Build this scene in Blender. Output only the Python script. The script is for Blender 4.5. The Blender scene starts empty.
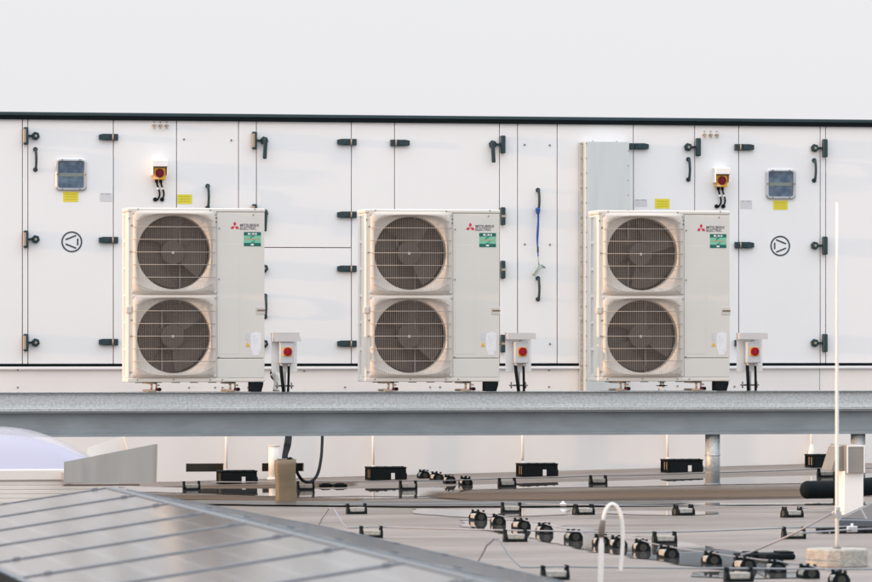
import bpy, bmesh, math, random
from mathutils import Vector, Matrix
random.seed(7)
R = math.radians
sc = bpy.context.scene
COL = sc.collection

# ------------------------------------------------------------------ camera model
TH = R(11.0); F = 4716.0; H = 1.10; CX, HY = 436.0, 340.0
FW = Vector((math.sin(TH), math.cos(TH), 0)); RT = Vector((math.cos(TH), -math.sin(TH), 0))
YA = 39.0      # front of the ventilation unit
YU = 35.53     # front of the outdoor units
CAM = Vector((0, 0, H))

def ray(px, py):
    return FW + RT * ((px - CX) / F) + Vector((0, 0, (HY - py) / F))

def P(px, py, Y):
    d = ray(px, py)
    return CAM + d * (Y / d.y)

def smooth(a, b, v):
    t = max(0.0, min(1.0, (v - a) / (b - a)))
    return t * t * (3 - 2 * t)

def gz(x, y):
    """height of the roof: the far part falls towards the drains on the left"""
    t = smooth(32.6, 37.4, y)
    return -0.08 * (1 - t) + t * (-0.035 + 0.0216 * (max(-9, min(11, x)) - 7.3))

def G(px, py):
    d = ray(px, py)
    a, b = 8.0, 60.0
    for _ in range(44):
        m = (a + b) / 2
        p = CAM + d * m
        if p.z > gz(p.x, p.y): a = m
        else: b = m
    p = CAM + d * a
    return Vector((p.x, p.y, gz(p.x, p.y)))

def AX(px, Y=YA): return P(px, HY, Y).x
def AZ(py, Y=YA, px=436): return P(px, py, Y).z

# ------------------------------------------------------------------ materials
def nd(nt, t, **kw):
    n = nt.nodes.new(t)
    for k, v in kw.items(): setattr(n, k, v)
    return n

def mat(name, col, rough=0.5, metal=0.0, var=0.06, scale=6.0, bump=0.0, bscale=40.0, stretch=(1, 1, 1), spec=0.5, rvar=0.0, coat=0.0):
    m = bpy.data.materials.new(name); m.use_nodes = True
    nt = m.node_tree; b = nt.nodes['Principled BSDF']
    b.inputs['Roughness'].default_value = rough
    b.inputs['Metallic'].default_value = metal
    b.inputs['Specular IOR Level'].default_value = spec
    b.inputs['Coat Weight'].default_value = coat
    tc = nd(nt, 'ShaderNodeTexCoord'); mp = nd(nt, 'ShaderNodeMapping')
    mp.inputs['Scale'].default_value = stretch
    nt.links.new(tc.outputs['Object'], mp.inputs['Vector'])
    nz = nd(nt, 'ShaderNodeTexNoise'); nz.inputs['Scale'].default_value = scale; nz.inputs['Detail'].default_value = 6
    nt.links.new(mp.outputs['Vector'], nz.inputs['Vector'])
    rp = nd(nt, 'ShaderNodeValToRGB')
    rp.color_ramp.elements[0].position = 0.3; rp.color_ramp.elements[1].position = 0.7
    rp.color_ramp.elements[0].color = tuple(c * (1 - var) for c in col) + (1,)
    rp.color_ramp.elements[1].color = tuple(min(1, c * (1 + var)) for c in col) + (1,)
    nt.links.new(nz.outputs['Fac'], rp.inputs['Fac'])
    nt.links.new(rp.outputs['Color'], b.inputs['Base Color'])
    if rvar:
        mr = nd(nt, 'ShaderNodeMapRange')
        mr.inputs['To Min'].default_value = max(0.02, rough - rvar); mr.inputs['To Max'].default_value = rough + rvar
        nt.links.new(nz.outputs['Fac'], mr.inputs['Value']); nt.links.new(mr.outputs['Result'], b.inputs['Roughness'])
    if bump:
        n2 = nd(nt, 'ShaderNodeTexNoise'); n2.inputs['Scale'].default_value = bscale; n2.inputs['Detail'].default_value = 4
        nt.links.new(mp.outputs['Vector'], n2.inputs['Vector'])
        bp = nd(nt, 'ShaderNodeBump'); bp.inputs['Strength'].default_value = bump; bp.inputs['Distance'].default_value = 0.02
        nt.links.new(n2.outputs['Fac'], bp.inputs['Height']); nt.links.new(bp.outputs['Normal'], b.inputs['Normal'])
    return m

M = {}
M['white'] = mat('coated_white_steel', (0.83, 0.84, 0.85), 0.42, var=0.016, scale=1.3, bump=0.006, bscale=1.5, stretch=(1, 1, 0.6))
M['base_white'] = mat('base_white_steel', (0.82, 0.80, 0.785), 0.45, var=0.035, scale=2.0, bump=0.03, bscale=2, stretch=(1, 1, 0.35))
M['groove'] = mat('panel_joint', (0.22, 0.20, 0.20), 0.8)
M['trim'] = mat('dark_trim', (0.025, 0.052, 0.062), 0.45, var=0.1, spec=0.3)
M['black_trim'] = mat('black_gasket', (0.004, 0.008, 0.010), 0.6, spec=0.1)
M['hw'] = mat('grey_black_plastic', (0.024, 0.050, 0.060), 0.5, var=0.15, scale=30, spec=0.3)
M['brass'] = mat('worn_metal_pin', (0.42, 0.34, 0.25), 0.5, metal=0.3)
M['insert'] = mat('beige_keeper_insert', (0.40, 0.32, 0.23), 0.5)
M['plug'] = mat('olive_grey_plug', (0.035, 0.036, 0.028), 0.7, var=0.2, scale=40)
M['olive'] = mat('olive_grey_reflection', (0.20, 0.23, 0.21), 0.4)  # colour of the painted horizon reflection in the door windows
M['frame_grey'] = mat('anodised_frame', (0.115, 0.13, 0.15), 0.45, metal=0.4)
M['hood_grey'] = mat('zinc_hood', (0.30, 0.29, 0.27), 0.5, metal=0.4, var=0.1, scale=8)
M['beige'] = mat('beige_powder_coat', (0.69, 0.668, 0.625), 0.48, var=0.025, scale=3, bump=0.006, bscale=3)
M['beige_plastic'] = mat('beige_plastic', (0.60, 0.565, 0.52), 0.5, var=0.02, scale=5)
M['wire'] = mat('coated_guard_wire', (0.40, 0.37, 0.33), 0.5, spec=0.3)
M['vwire'] = mat('fine_guard_wire', (0.43, 0.385, 0.34), 0.6, spec=0.2)
M['fan'] = mat('fan_plastic', (0.098, 0.082, 0.073), 0.8, var=0.1, spec=0.25)
M['hub'] = mat('fan_hub', (0.088, 0.076, 0.069), 0.7, var=0.08, spec=0.3)
M['bar'] = mat('motor_bracket', (0.30, 0.29, 0.285), 0.5)
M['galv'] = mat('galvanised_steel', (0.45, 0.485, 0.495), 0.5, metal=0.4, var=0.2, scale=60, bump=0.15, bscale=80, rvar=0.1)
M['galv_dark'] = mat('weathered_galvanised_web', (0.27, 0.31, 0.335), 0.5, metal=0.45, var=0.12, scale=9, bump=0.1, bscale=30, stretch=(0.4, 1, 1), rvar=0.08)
M['sheet'] = mat('galvanised_sheet', (0.60, 0.65, 0.66), 0.42, metal=0.3, var=0.05, scale=4, bump=0.02, bscale=6, stretch=(3, 1, 0.3), rvar=0.08)
M['alu'] = mat('aluminium', (0.55, 0.56, 0.58), 0.35, metal=0.8, var=0.06)
M['alu_sheet'] = mat('brushed_aluminium_sheet', (0.46, 0.455, 0.435), 0.36, metal=0.75, var=0.06, scale=4, stretch=(3, 3, 0.4), bump=0.04, bscale=5)
M['black'] = mat('black_plastic_and_shade', (0.008, 0.012, 0.014), 0.75, var=0.2, scale=30, spec=0.12)
M['rubber'] = mat('black_rubber', (0.006, 0.010, 0.013), 0.8, var=0.2, scale=15, bump=0.1, bscale=30, spec=0.12)
M['grey_box'] = mat('grey_enclosure', (0.55, 0.58, 0.61), 0.45, var=0.03)
M['plate'] = mat('white_plate', (0.88, 0.87, 0.85), 0.45, var=0.02)
M['hood'] = mat('grey_white_hood', (0.58, 0.57, 0.57), 0.45, var=0.03)
M['yellow'] = mat('yellow_plastic', (0.80, 0.42, 0.02), 0.45, var=0.03)
M['red'] = mat('red_knob', (0.30, 0.006, 0.022), 0.45, var=0.05, spec=0.2)
M['dark_red'] = mat('dark_red_knob', (0.15, 0.008, 0.022), 0.45, var=0.05, spec=0.2)
M['label_yellow'] = mat('yellow_label', (0.74, 0.66, 0.04), 0.5, var=0.05, scale=60)
M['label_line'] = mat('label_print', (0.45, 0.40, 0.06), 0.5)
M['label_grey'] = mat('faint_label', (0.62, 0.63, 0.66), 0.5, var=0.1, scale=90)
M['label_mark'] = mat('faint_print', (0.40, 0.42, 0.46), 0.5)
M['paper'] = mat('white_paper', (0.80, 0.81, 0.84), 0.6, var=0.04, scale=60)
M['ink'] = mat('dark_ink', (0.05, 0.065, 0.085), 0.5)
M['logo_red'] = mat('logo_red', (0.62, 0.03, 0.06), 0.5)
M['logo_ink'] = mat('logo_grey', (0.10, 0.105, 0.125), 0.5)
M['dgreen'] = mat('dark_green_print', (0.0, 0.13, 0.10), 0.5)
M['mint'] = mat('mint_print', (0.20, 0.55, 0.38), 0.5)
M['white_print'] = mat('white_print', (0.8, 0.8, 0.8), 0.5)
M['orange_print'] = mat('orange_print', (0.62, 0.27, 0.15), 0.5)
M['amber'] = mat('amber_print', (0.75, 0.45, 0.06), 0.5)
M['blue'] = mat('blue_webbing', (0.015, 0.08, 0.36), 0.6, var=0.2, scale=60)
M['hookm'] = mat('green_grey_metal', (0.33, 0.42, 0.38), 0.4, metal=0.3)
M['screw'] = mat('screw_head', (0.22, 0.21, 0.2), 0.4, metal=0.5)
M['concrete'] = mat('cast_concrete', (0.40, 0.385, 0.35), 0.85, var=0.2, scale=25, bump=0.5, bscale=70)
M['rodm'] = mat('pale_rod', (0.78, 0.76, 0.73), 0.45)
M['pvc'] = mat('white_pvc', (0.78, 0.76, 0.73), 0.4, var=0.02)
M['brown'] = mat('brown_tape_and_shadow', (0.16, 0.12, 0.10), 0.6)
M['tan'] = mat('tan_wrapped_sleeve', (0.185, 0.14, 0.085), 0.6, var=0.16, scale=7, bump=0.35, bscale=9)
M['curb'] = mat('ribbed_white_curb', (0.72, 0.70, 0.67), 0.5, var=0.03)
M['vinyl'] = mat('conductor_wire', (0.27, 0.285, 0.32), 0.5, metal=0.4)
M['silt'] = None

def glass_mat():
    m = bpy.data.materials.new('window_glass'); m.use_nodes = True
    b = m.node_tree.nodes['Principled BSDF']
    b.inputs['Base Color'].default_value = (0.05, 0.10, 0.17, 1); b.inputs['Roughness'].default_value = 0.08
    b.inputs['Specular IOR Level'].default_value = 0.8
    nt = m.node_tree
    tc = nd(nt, 'ShaderNodeTexCoord'); nz = nd(nt, 'ShaderNodeTexNoise'); nz.inputs['Scale'].default_value = 14
    nz.inputs['Detail'].default_value = 8
    nt.links.new(tc.outputs['Object'], nz.inputs['Vector'])
    rp = nd(nt, 'ShaderNodeValToRGB'); rp.color_ramp.elements[0].position = 0.4; rp.color_ramp.elements[1].position = 0.66
    rp.color_ramp.elements[0].color = (0.035, 0.075, 0.13, 1); rp.color_ramp.elements[1].color = (0.13, 0.20, 0.27, 1)
    nt.links.new(nz.outputs['Fac'], rp.inputs['Fac']); nt.links.new(rp.outputs['Color'], b.inputs['Base Color'])
    return m
M['glass'] = glass_mat()

def coil_mat():
    m = bpy.data.materials.new('finned_coil'); m.use_nodes = True
    nt = m.node_tree; b = nt.nodes['Principled BSDF']; b.inputs['Roughness'].default_value = 0.6
    tc = nd(nt, 'ShaderNodeTexCoord'); mp = nd(nt, 'ShaderNodeMapping')
    nt.links.new(tc.outputs['Object'], mp.inputs['Vector'])
    w = nd(nt, 'ShaderNodeTexWave'); w.bands_direction = 'Z'; w.inputs['Scale'].default_value = 13; w.inputs['Distortion'].default_value = 0.3
    nz = nd(nt, 'ShaderNodeTexNoise'); nz.inputs['Scale'].default_value = 3.5
    nt.links.new(mp.outputs['Vector'], w.inputs['Vector']); nt.links.new(mp.outputs['Vector'], nz.inputs['Vector'])
    mx = nd(nt, 'ShaderNodeMix'); mx.data_type = 'RGBA'; mx.inputs['A'].default_value = (0.22, 0.182, 0.16, 1); mx.inputs['B'].default_value = (0.27, 0.225, 0.20, 1)
    nt.links.new(w.outputs['Fac'], mx.inputs['Factor'])
    m2 = nd(nt, 'ShaderNodeMix'); m2.data_type = 'RGBA'; m2.blend_type = 'MULTIPLY'; m2.inputs['Factor'].default_value = 0.5
    nt.links.new(mx.outputs['Result'], m2.inputs['A']); nt.links.new(nz.outputs['Fac'], m2.inputs['B'])
    nt.links.new(m2.outputs['Result'], b.inputs['Base Color'])
    return m
M['coil'] = coil_mat()

def dome_mat():
    m = bpy.data.materials.new('milky_acrylic_dome'); m.use_nodes = True
    b = m.node_tree.nodes['Principled BSDF']
    b.inputs['Base Color'].default_value = (0.25, 0.27, 0.46, 1); b.inputs['Roughness'].default_value = 0.3
    return m
M['dome'] = dome_mat()
def shell_mat():
    m = bpy.data.materials.new('clear_outer_dome'); m.use_nodes = True
    b = m.node_tree.nodes['Principled BSDF']
    b.inputs['Base Color'].default_value = (0.62, 0.60, 0.64, 1); b.inputs['Roughness'].default_value = 0.15; b.inputs['Alpha'].default_value = 0.42
    return m
M['shell'] = shell_mat()

def pv_mat():
    m = bpy.data.materials.new('solar_cells'); m.use_nodes = True
    nt = m.node_tree; b = nt.nodes['Principled BSDF']
    b.inputs['Roughness'].default_value = 0.13; b.inputs['Specular IOR Level'].default_value = 0.4; b.inputs['Coat Weight'].default_value = 0.15; b.inputs['Coat Roughness'].default_value = 0.12
    tc = nd(nt, 'ShaderNodeTexCoord'); sp = nd(nt, 'ShaderNodeSeparateXYZ'); nt.links.new(tc.outputs['Object'], sp.inputs['Vector'])
    def line(sock, period, width):
        a = nd(nt, 'ShaderNodeMath', operation='DIVIDE'); a.inputs[1].default_value = period; nt.links.new(sock, a.inputs[0])
        f = nd(nt, 'ShaderNodeMath', operation='FRACT'); nt.links.new(a.outputs[0], f.inputs[0])
        l = nd(nt, 'ShaderNodeMath', operation='LESS_THAN'); l.inputs[1].default_value = width / period; nt.links.new(f.outputs[0], l.inputs[0])
        return l.outputs[0]
    mx = nd(nt, 'ShaderNodeMath', operation='MAXIMUM')
    nt.links.new(line(sp.outputs['X'], 0.168, 0.014), mx.inputs[0]); nt.links.new(line(sp.outputs['Y'], 0.56, 0.012), mx.inputs[1])
    c = nd(nt, 'ShaderNodeMix'); c.data_type = 'RGBA'
    c.inputs['A'].default_value = (0.035, 0.024, 0.019, 1); c.inputs['B'].default_value = (0.15, 0.14, 0.14, 1)
    nt.links.new(mx.outputs[0], c.inputs['Factor']); nt.links.new(c.outputs['Result'], b.inputs['Base Color'])
    return m
M['pv'] = pv_mat()

def roof_mat():
    m = bpy.data.materials.new('roof_membrane'); m.use_nodes = True
    nt = m.node_tree; b = nt.nodes['Principled BSDF']; b.inputs['Specular IOR Level'].default_value = 0.4
    tc = nd(nt, 'ShaderNodeTexCoord')
    def noise(scale, st, detail=6):
        mp = nd(nt, 'ShaderNodeMapping'); mp.inputs['Scale'].default_value = st
        nt.links.new(tc.outputs['Object'], mp.inputs['Vector'])
        n = nd(nt, 'ShaderNodeTexNoise'); n.inputs['Scale'].default_value = scale; n.inputs['Detail'].default_value = detail
        nt.links.new(mp.outputs['Vector'], n.inputs['Vector']); return n.outputs['Fac']
    n1 = noise(1.0, (0.5, 1.1, 1)); n2 = noise(2.6, (0.25, 2.4, 1), 9); n3 = noise(60, (1, 1, 1), 3)
    r1 = nd(nt, 'ShaderNodeValToRGB'); e = r1.color_ramp.elements
    e[0].position = 0.30; e[0].color = (0.150, 0.124, 0.108, 1); e[1].position = 0.72; e[1].color = (0.285, 0.240, 0.216, 1)
    nt.links.new(n1, r1.inputs['Fac'])
    r2 = nd(nt, 'ShaderNodeValToRGB'); e = r2.color_ramp.elements
    e[0].position = 0.35; e[0].color = (0.62, 0.57, 0.53, 1); e[1].position = 0.6; e[1].color = (1, 1, 1, 1)
    nt.links.new(n2, r2.inputs['Fac'])
    mu = nd(nt, 'ShaderNodeMix'); mu.data_type = 'RGBA'; mu.blend_type = 'MULTIPLY'; mu.inputs['Factor'].default_value = 0.9
    nt.links.new(r1.outputs['Color'], mu.inputs['A']); nt.links.new(r2.outputs['Color'], mu.inputs['B'])
    nt.links.new(mu.outputs['Result'], b.inputs['Base Color'])
    mr = nd(nt, 'ShaderNodeMapRange'); mr.inputs['From Min'].default_value = 0.35; mr.inputs['From Max'].default_value = 0.65
    mr.inputs['To Min'].default_value = 0.36; mr.inputs['To Max'].default_value = 0.6
    nt.links.new(n2, mr.inputs['Value']); nt.links.new(mr.outputs['Result'], b.inputs['Roughness'])
    bp = nd(nt, 'ShaderNodeBump'); bp.inputs['Strength'].default_value = 0.25; bp.inputs['Distance'].default_value = 0.004
    nt.links.new(n3, bp.inputs['Height'])
    b2 = nd(nt, 'ShaderNodeBump'); b2.inputs['Strength'].default_value = 0.35; b2.inputs['Distance'].default_value = 0.02
    nt.links.new(n2, b2.inputs['Height']); nt.links.new(bp.outputs['Normal'], b2.inputs['Normal'])
    nt.links.new(b2.outputs['Normal'], b.inputs['Normal'])
    return m
M['roof'] = roof_mat()

def patch_mat(name, col, rough, spec, alpha_noise, thr, streak=(0.5, 1.6, 1), bump=0.02, soft=0.05):
    m = bpy.data.materials.new(name); m.use_nodes = True
    nt = m.node_tree; b = nt.nodes['Principled BSDF']
    b.inputs['Base Color'].default_value = col + (1,); b.inputs['Roughness'].default_value = rough
    b.inputs['Specular IOR Level'].default_value = spec
    tc = nd(nt, 'ShaderNodeTexCoord'); mp = nd(nt, 'ShaderNodeMapping'); mp.inputs['Scale'].default_value = streak
    nt.links.new(tc.outputs['Object'], mp.inputs['Vector'])
    nz = nd(nt, 'ShaderNodeTexNoise'); nz.inputs['Scale'].default_value = alpha_noise; nz.inputs['Detail'].default_value = 5
    nt.links.new(mp.outputs['Vector'], nz.inputs['Vector'])
    # edge fade stored on the mesh as distance to the rim
    at = nd(nt, 'ShaderNodeAttribute'); at.attribute_name = 'rim'
    ad = nd(nt, 'ShaderNodeMath', operation='ADD'); nt.links.new(nz.outputs['Fac'], ad.inputs[0]); nt.links.new(at.outputs['Fac'], ad.inputs[1])
    mr = nd(nt, 'ShaderNodeMapRange'); mr.inputs['From Min'].default_value = thr; mr.inputs['From Max'].default_value = thr + soft
    nt.links.new(ad.outputs[0], mr.inputs['Value']); nt.links.new(mr.outputs['Result'], b.inputs['Alpha'])
    n2 = nd(nt, 'ShaderNodeTexNoise'); n2.inputs['Scale'].default_value = 9; nt.links.new(mp.outputs['Vector'], n2.inputs['Vector'])
    bp = nd(nt, 'ShaderNodeBump'); bp.inputs['Strength'].default_value = bump; bp.inputs['Distance'].default_value = 0.01
    nt.links.new(n2.outputs['Fac'], bp.inputs['Height']); nt.links.new(bp.outputs['Normal'], b.inputs['Normal'])
    return m
M['water'] = patch_mat('standing_water', (0.10, 0.095, 0.095), 0.012, 0.5, 1.6, 0.66, bump=0.01, soft=0.12)
M['silt'] = patch_mat('brown_silt', (0.10, 0.063, 0.038), 0.7, 0.3, 1.6, 0.52, bump=0.2, soft=0.55, streak=(0.4, 3.0, 1))
M['dampdark'] = patch_mat('dark_damp_line', (0.06, 0.055, 0.052), 0.3, 0.5, 2.4, 0.62, bump=0.1, soft=0.3)

# ------------------------------------------------------------------ mesh builder
class MB:
    def __init__(s): s.bm = bmesh.new()
    def _merge(s, b):
        me = bpy.data.meshes.new('tmp'); b.to_mesh(me); b.free(); s.bm.from_mesh(me); bpy.data.meshes.remove(me); return s
    def box(s, x0, x1, y0, y1, z0, z1, b=0.0, seg=2, mtx=None):
        t = bmesh.new(); bmesh.ops.create_cube(t, size=1)
        cx, cy, cz = (x0 + x1) / 2, (y0 + y1) / 2, (z0 + z1) / 2
        for v in t.verts: v.co = Vector((cx + v.co.x * (x1 - x0), cy + v.co.y * (y1 - y0), cz + v.co.z * (z1 - z0)))
        if b:
            b = min(b, abs(x1 - x0) * .45, abs(y1 - y0) * .45, abs(z1 - z0) * .45)
            bmesh.ops.bevel(t, geom=t.edges[:], offset=b, segments=seg, affect='EDGES', profile=0.5)
            for f in t.faces:
                n = f.normal
                if max(abs(n.x), abs(n.y), abs(n.z)) < 0.999: f.smooth = True
        if mtx: t.transform(mtx)
        return s._merge(t)
    def cyl(s, p0, p1, r0, r1=None, n=16, caps=True):
        p0, p1 = Vector(p0), Vector(p1); r1 = r0 if r1 is None else r1
        ax = (p1 - p0).normalized(); u = ax.orthogonal().normalized(); w = ax.cross(u)
        A = []; B = []
        for i in range(n):
            a = 2 * math.pi * i / n; d = u * math.cos(a) + w * math.sin(a)
            A.append(s.bm.verts.new(p0 + d * r0)); B.append(s.bm.verts.new(p1 + d * r1))
        for i in range(n):
            f = s.bm.faces.new((A[i], A[(i + 1) % n], B[(i + 1) % n], B[i])); f.smooth = True
        if caps: s.bm.faces.new(A[::-1]); s.bm.faces.new(B)
        return s
    def tube(s, pts, r, n=8, radii=None):
        pts = [Vector(p) for p in pts]; rings = []
        t0 = (pts[1] - pts[0]).normalized(); u = t0.orthogonal().normalized()
        for i, p in enumerate(pts):
            t = (pts[min(i + 1, len(pts) - 1)] - pts[max(i - 1, 0)]).normalized()
            u = (u - t * u.dot(t)).normalized(); w = t.cross(u)
            rr = radii[i] if radii else r
            rings.append([s.bm.verts.new(p + (u * math.cos(2 * math.pi * k / n) + w * math.sin(2 * math.pi * k / n)) * rr) for k in range(n)])
        for a, b in zip(rings, rings[1:]):
            for k in range(n):
                f = s.bm.faces.new((a[k], a[(k + 1) % n], b[(k + 1) % n], b[k])); f.smooth = True
        s.bm.faces.new(rings[0][::-1]); s.bm.faces.new(rings[-1])
        return s
    def prism(s, pts, y0, y1):
        """outline in (x, z), extruded along y"""
        A = [s.bm.verts.new((x, y0, z)) for x, z in pts]; B = [s.bm.verts.new((x, y1, z)) for x, z in pts]
        n = len(pts)
        for i in range(n): s.bm.faces.new((A[i], A[(i + 1) % n], B[(i + 1) % n], B[i]))
        s.bm.faces.new(A[::-1]); s.bm.faces.new(B)
        return s
    def hull(s, quads):
        """explicit list of faces given as point lists"""
        for q in quads: s.bm.faces.new([s.bm.verts.new(p) for p in q])
        return s
    def ring(s, cx, cz, r0, r1, y0, y1, n=40):
        """flat annulus extruded in y"""
        c = []
        for r, y in ((r0, y0), (r1, y0), (r1, y1), (r0, y1)):
            c.append([s.bm.verts.new((cx + r * math.cos(2 * math.pi * i / n), y, cz + r * math.sin(2 * math.pi * i / n))) for i in range(n)])
        for k in range(4):
            a, b = c[k], c[(k + 1) % 4]
            for i in range(n): s.bm.faces.new((a[i], a[(i + 1) % n], b[(i + 1) % n], b[i]))
        return s
    def sweep_rings(s, rings, smooth=True, cap=False):
        V = [[s.bm.verts.new(p) for p in r] for r in rings]; n = len(V[0])
        for a, b in zip(V, V[1:]):
            for i in range(n):
                f = s.bm.faces.new((a[i], a[(i + 1) % n], b[(i + 1) % n], b[i])); f.smooth = smooth
        if cap: s.bm.faces.new(V[-1])
        return s
    def rot(s, mtx): s.bm.transform(mtx); return s
    def build(s, name, m, parent=None, org=(0, 0, 0), loc=None):
        o_ = Vector(org)
        bmesh.ops.remove_doubles(s.bm, verts=s.bm.verts, dist=1e-6)
        bmesh.ops.recalc_face_normals(s.bm, faces=s.bm.faces)
        if o_.length: bmesh.ops.translate(s.bm, verts=s.bm.verts, vec=-o_)
        me = bpy.data.meshes.new(name); s.bm.to_mesh(me); s.bm.free()
        me.materials.append(m if not isinstance(m, str) else M[m])
        o = bpy.data.objects.new(name, me); COL.objects.link(o)
        if parent is not None: o.parent = parent
        if loc is not None: o.location = loc
        elif parent is None: o.location = o_
        return o

def tag(o, label=None, cat=None, group=None, kind=None):
    for k, v in (('label', label), ('category', cat), ('group', group), ('kind', kind)):
        if v: o[k] = v
    return o
def empty(name, loc, label, cat, group=None, rz=0):
    o = bpy.data.objects.new(name, None); COL.objects.link(o); o.location = loc; o.rotation_euler = (0, 0, rz)
    o.empty_display_size = 0.1
    return tag(o, label, cat, group)
KIDS = {}
def kids(o): return [c for c in COL.objects if c.parent == o]
def copy_tree(o, loc=None, rz=None, label=None, parent=None):
    ch = kids(o)
    c = o.copy(); COL.objects.link(c)
    if parent is not None: c.parent = parent
    if loc is not None: c.location = loc
    if rz is not None: c.rotation_euler = (0, 0, rz)
    if label: c['label'] = label
    for k in ch: copy_tree(k, parent=c)
    return c

def text_part(name, txt, size, m, parent, loc, width=None, bold=0.0):
    cu = bpy.data.curves.new('t', 'FONT'); cu.body = txt; cu.size = size; cu.extrude = 0.0006; cu.offset = bold
    cu.resolution_u = 2
    o = bpy.data.objects.new('t', cu); COL.objects.link(o)
    bpy.context.view_layer.update()
    dg = bpy.context.evaluated_depsgraph_get()
    me = bpy.data.meshes.new_from_object(o.evaluated_get(dg))
    COL.objects.unlink(o); bpy.data.objects.remove(o)
    xs = [v.co.x for v in me.vertices]; w = max(xs) - min(xs); k = (width / w) if width else 1
    x0 = min(xs)
    for v in me.vertices:
        v.co = Vector(((v.co.x - x0) * k, -v.co.z, v.co.y))
    me.name = name; me.materials.clear(); me.materials.append(M[m])
    ob = bpy.data.objects.new(name, me); COL.objects.link(ob); ob.parent = parent; ob.location = loc
    return ob

# ------------------------------------------------------------------ roof sheet
def build_roof():
    xs = [-60, -40, -25, -15] + [-12 + 0.4 * i for i in range(72)] + [18, 25, 40, 70]
    ys = [-30, -10, 0, 6, 10, 14, 18, 20, 22, 24, 26, 28, 30, 31] + [32 + 0.2 * i for i in range(32)] + [38.6, 39.1, 40, 43, 50, 80, 140]
    bm = bmesh.new(); g = [[bm.verts.new((x, y, gz(x, y))) for x in xs] for y in ys]
    for j in range(len(ys) - 1):
        for i in range(len(xs) - 1):
            f = bm.faces.new((g[j][i], g[j][i + 1], g[j + 1][i + 1], g[j + 1][i])); f.smooth = True
    me = bpy.data.meshes.new('roof'); bm.to_mesh(me); bm.free(); me.materials.append(M['roof'])
    o = bpy.data.objects.new('roof', me); COL.objects.link(o)
    tag(o, 'pinkish grey membrane of the flat roof with damp streaks', 'roof', kind='structure')
build_roof()

def strip(name, top, bot, m, dz, label, cat, nx=90, ny=12):
    """a flat patch on the roof between two outlines"""
    def f(pl, x):
        for (a, b), (c, d) in zip(pl, pl[1:]):
            if a <= x <= c: return b + (d - b) * (x - a) / (c - a)
        return pl[-1][1] if x > pl[-1][0] else pl[0][1]
    x0, x1 = top[0][0], top[-1][0]
    bm = bmesh.new(); rows = []; rim = []
    for j in range(ny + 1):
        r = []
        for i in range(nx + 1):
            x = x0 + (x1 - x0) * i / nx; t = j / ny
            p = G(x, f(top, x) * (1 - t) + f(bot, x) * t); p.z += dz
            r.append(bm.verts.new(p))
            rim.append(min(1.0, (3.2 if m == 'water' else 5 if m == 'dampdark' else 1) * (min(t * (1.5 if m == 'silt' else 1), (4 if m == 'silt' else 1) * (1 - t))), 14 * min(i / nx, 1 - i / nx)) * 0.75)
        rows.append(r)
    for a, b in zip(rows, rows[1:]):
        for i in range(nx): bm.faces.new((a[i], a[i + 1], b[i + 1], b[i])).smooth = True
    bmesh.ops.recalc_face_normals(bm, faces=bm.faces)
    if sum(fc.normal.z for fc in bm.faces) < 0: bmesh.ops.reverse_faces(bm, faces=bm.faces)
    me = bpy.data.meshes.new(name); bm.to_mesh(me); bm.free(); me.materials.append(M[m])
    at = me.attributes.new('rim', 'FLOAT', 'POINT')
    for i, v in enumerate(rim): at.data[i].value = v
    o = bpy.data.objects.new(name, me); COL.objects.link(o)
    tag(o, label, cat, kind='structure')

strip('puddle', [(100, 485), (200, 488), (330, 488), (440, 485.5), (560, 482), (700, 478), (800, 475), (900, 472)],
      [(100, 492), (200, 494), (330, 501), (430, 500), (470, 490.5), (560, 488.5), (700, 486.5), (800, 485), (900, 483)],
      'water', 0.004, 'long bright band of water in front of the pale wall', 'puddle', 160)
strip('puddle', [(455, 518), (520, 517), (560, 523), (600, 528), (645, 536), (700, 543), (740, 551), (790, 560)],
      [(455, 527), (520, 538), (560, 547), (600, 556), (645, 562), (700, 570), (740, 575), (790, 578)],
      'water', 0.004, 'puddle under the diagonal row of wire holders', 'puddle')
strip('puddle', [(410, 508), (470, 509), (530, 506), (570, 509)], [(410, 514), (470, 519), (530, 518), (570, 515)],
      'water', 0.0045, 'small shiny wet patch behind the diagonal row of wire holders', 'puddle', 50)
strip('puddle', [(690, 572), (750, 571), (800, 572)], [(690, 577), (750, 580), (800, 579)],
      'water', 0.005, 'shallow puddle near the bottom right corner', 'puddle', 50)
strip('puddle', [(330, 503), (400, 503.5), (470, 503), (600, 504), (760, 503), (900, 502)], [(330, 505), (400, 507), (470, 507), (600, 507.5), (760, 506), (900, 505)],
      'water', 0.006, 'thin broken line of water just in front of the brown silt band', 'puddle', 160)
strip('puddle', [(600, 511.5), (640, 510.5), (690, 511), (720, 512)], [(600, 513.5), (640, 515.5), (690, 516), (720, 514)],
      'water', 0.004, 'small puddle right of the top of the white arched pipe', 'puddle', 40)
strip('silt_patch', [(160, 486), (230, 484), (300, 482), (360, 481)], [(160, 489), (230, 490), (300, 488.5), (360, 486)],
      'silt', 0.002, 'faint brown silt stain around the leftmost black box', 'silt', 60)
strip('silt_patch', [(420, 491), (470, 489), (560, 489), (700, 487), (800, 486), (900, 484)],
      [(420, 497), (470, 502.5), (560, 502), (700, 500.5), (800, 499.5), (900, 496.5)],
      'silt', 0.008, 'long brown band of silt across the roof under the beam', 'silt', 120)
strip('silt_patch', [(120, 493), (200, 493.5), (280, 496), (365, 498)], [(120, 499), (200, 501.5), (280, 502.5), (365, 503)],
      'silt', 0.008, 'brown silt band at the foot of the tan duct', 'silt', 60)
strip('damp_line', [(150, 501), (300, 502), (400, 502), (560, 502), (700, 501.5)], [(150, 505), (300, 507), (400, 508), (560, 508), (700, 505)],
      'dampdark', 0.012, 'thin dark wet line in front of the brown silt band', 'wet line', 100)

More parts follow.
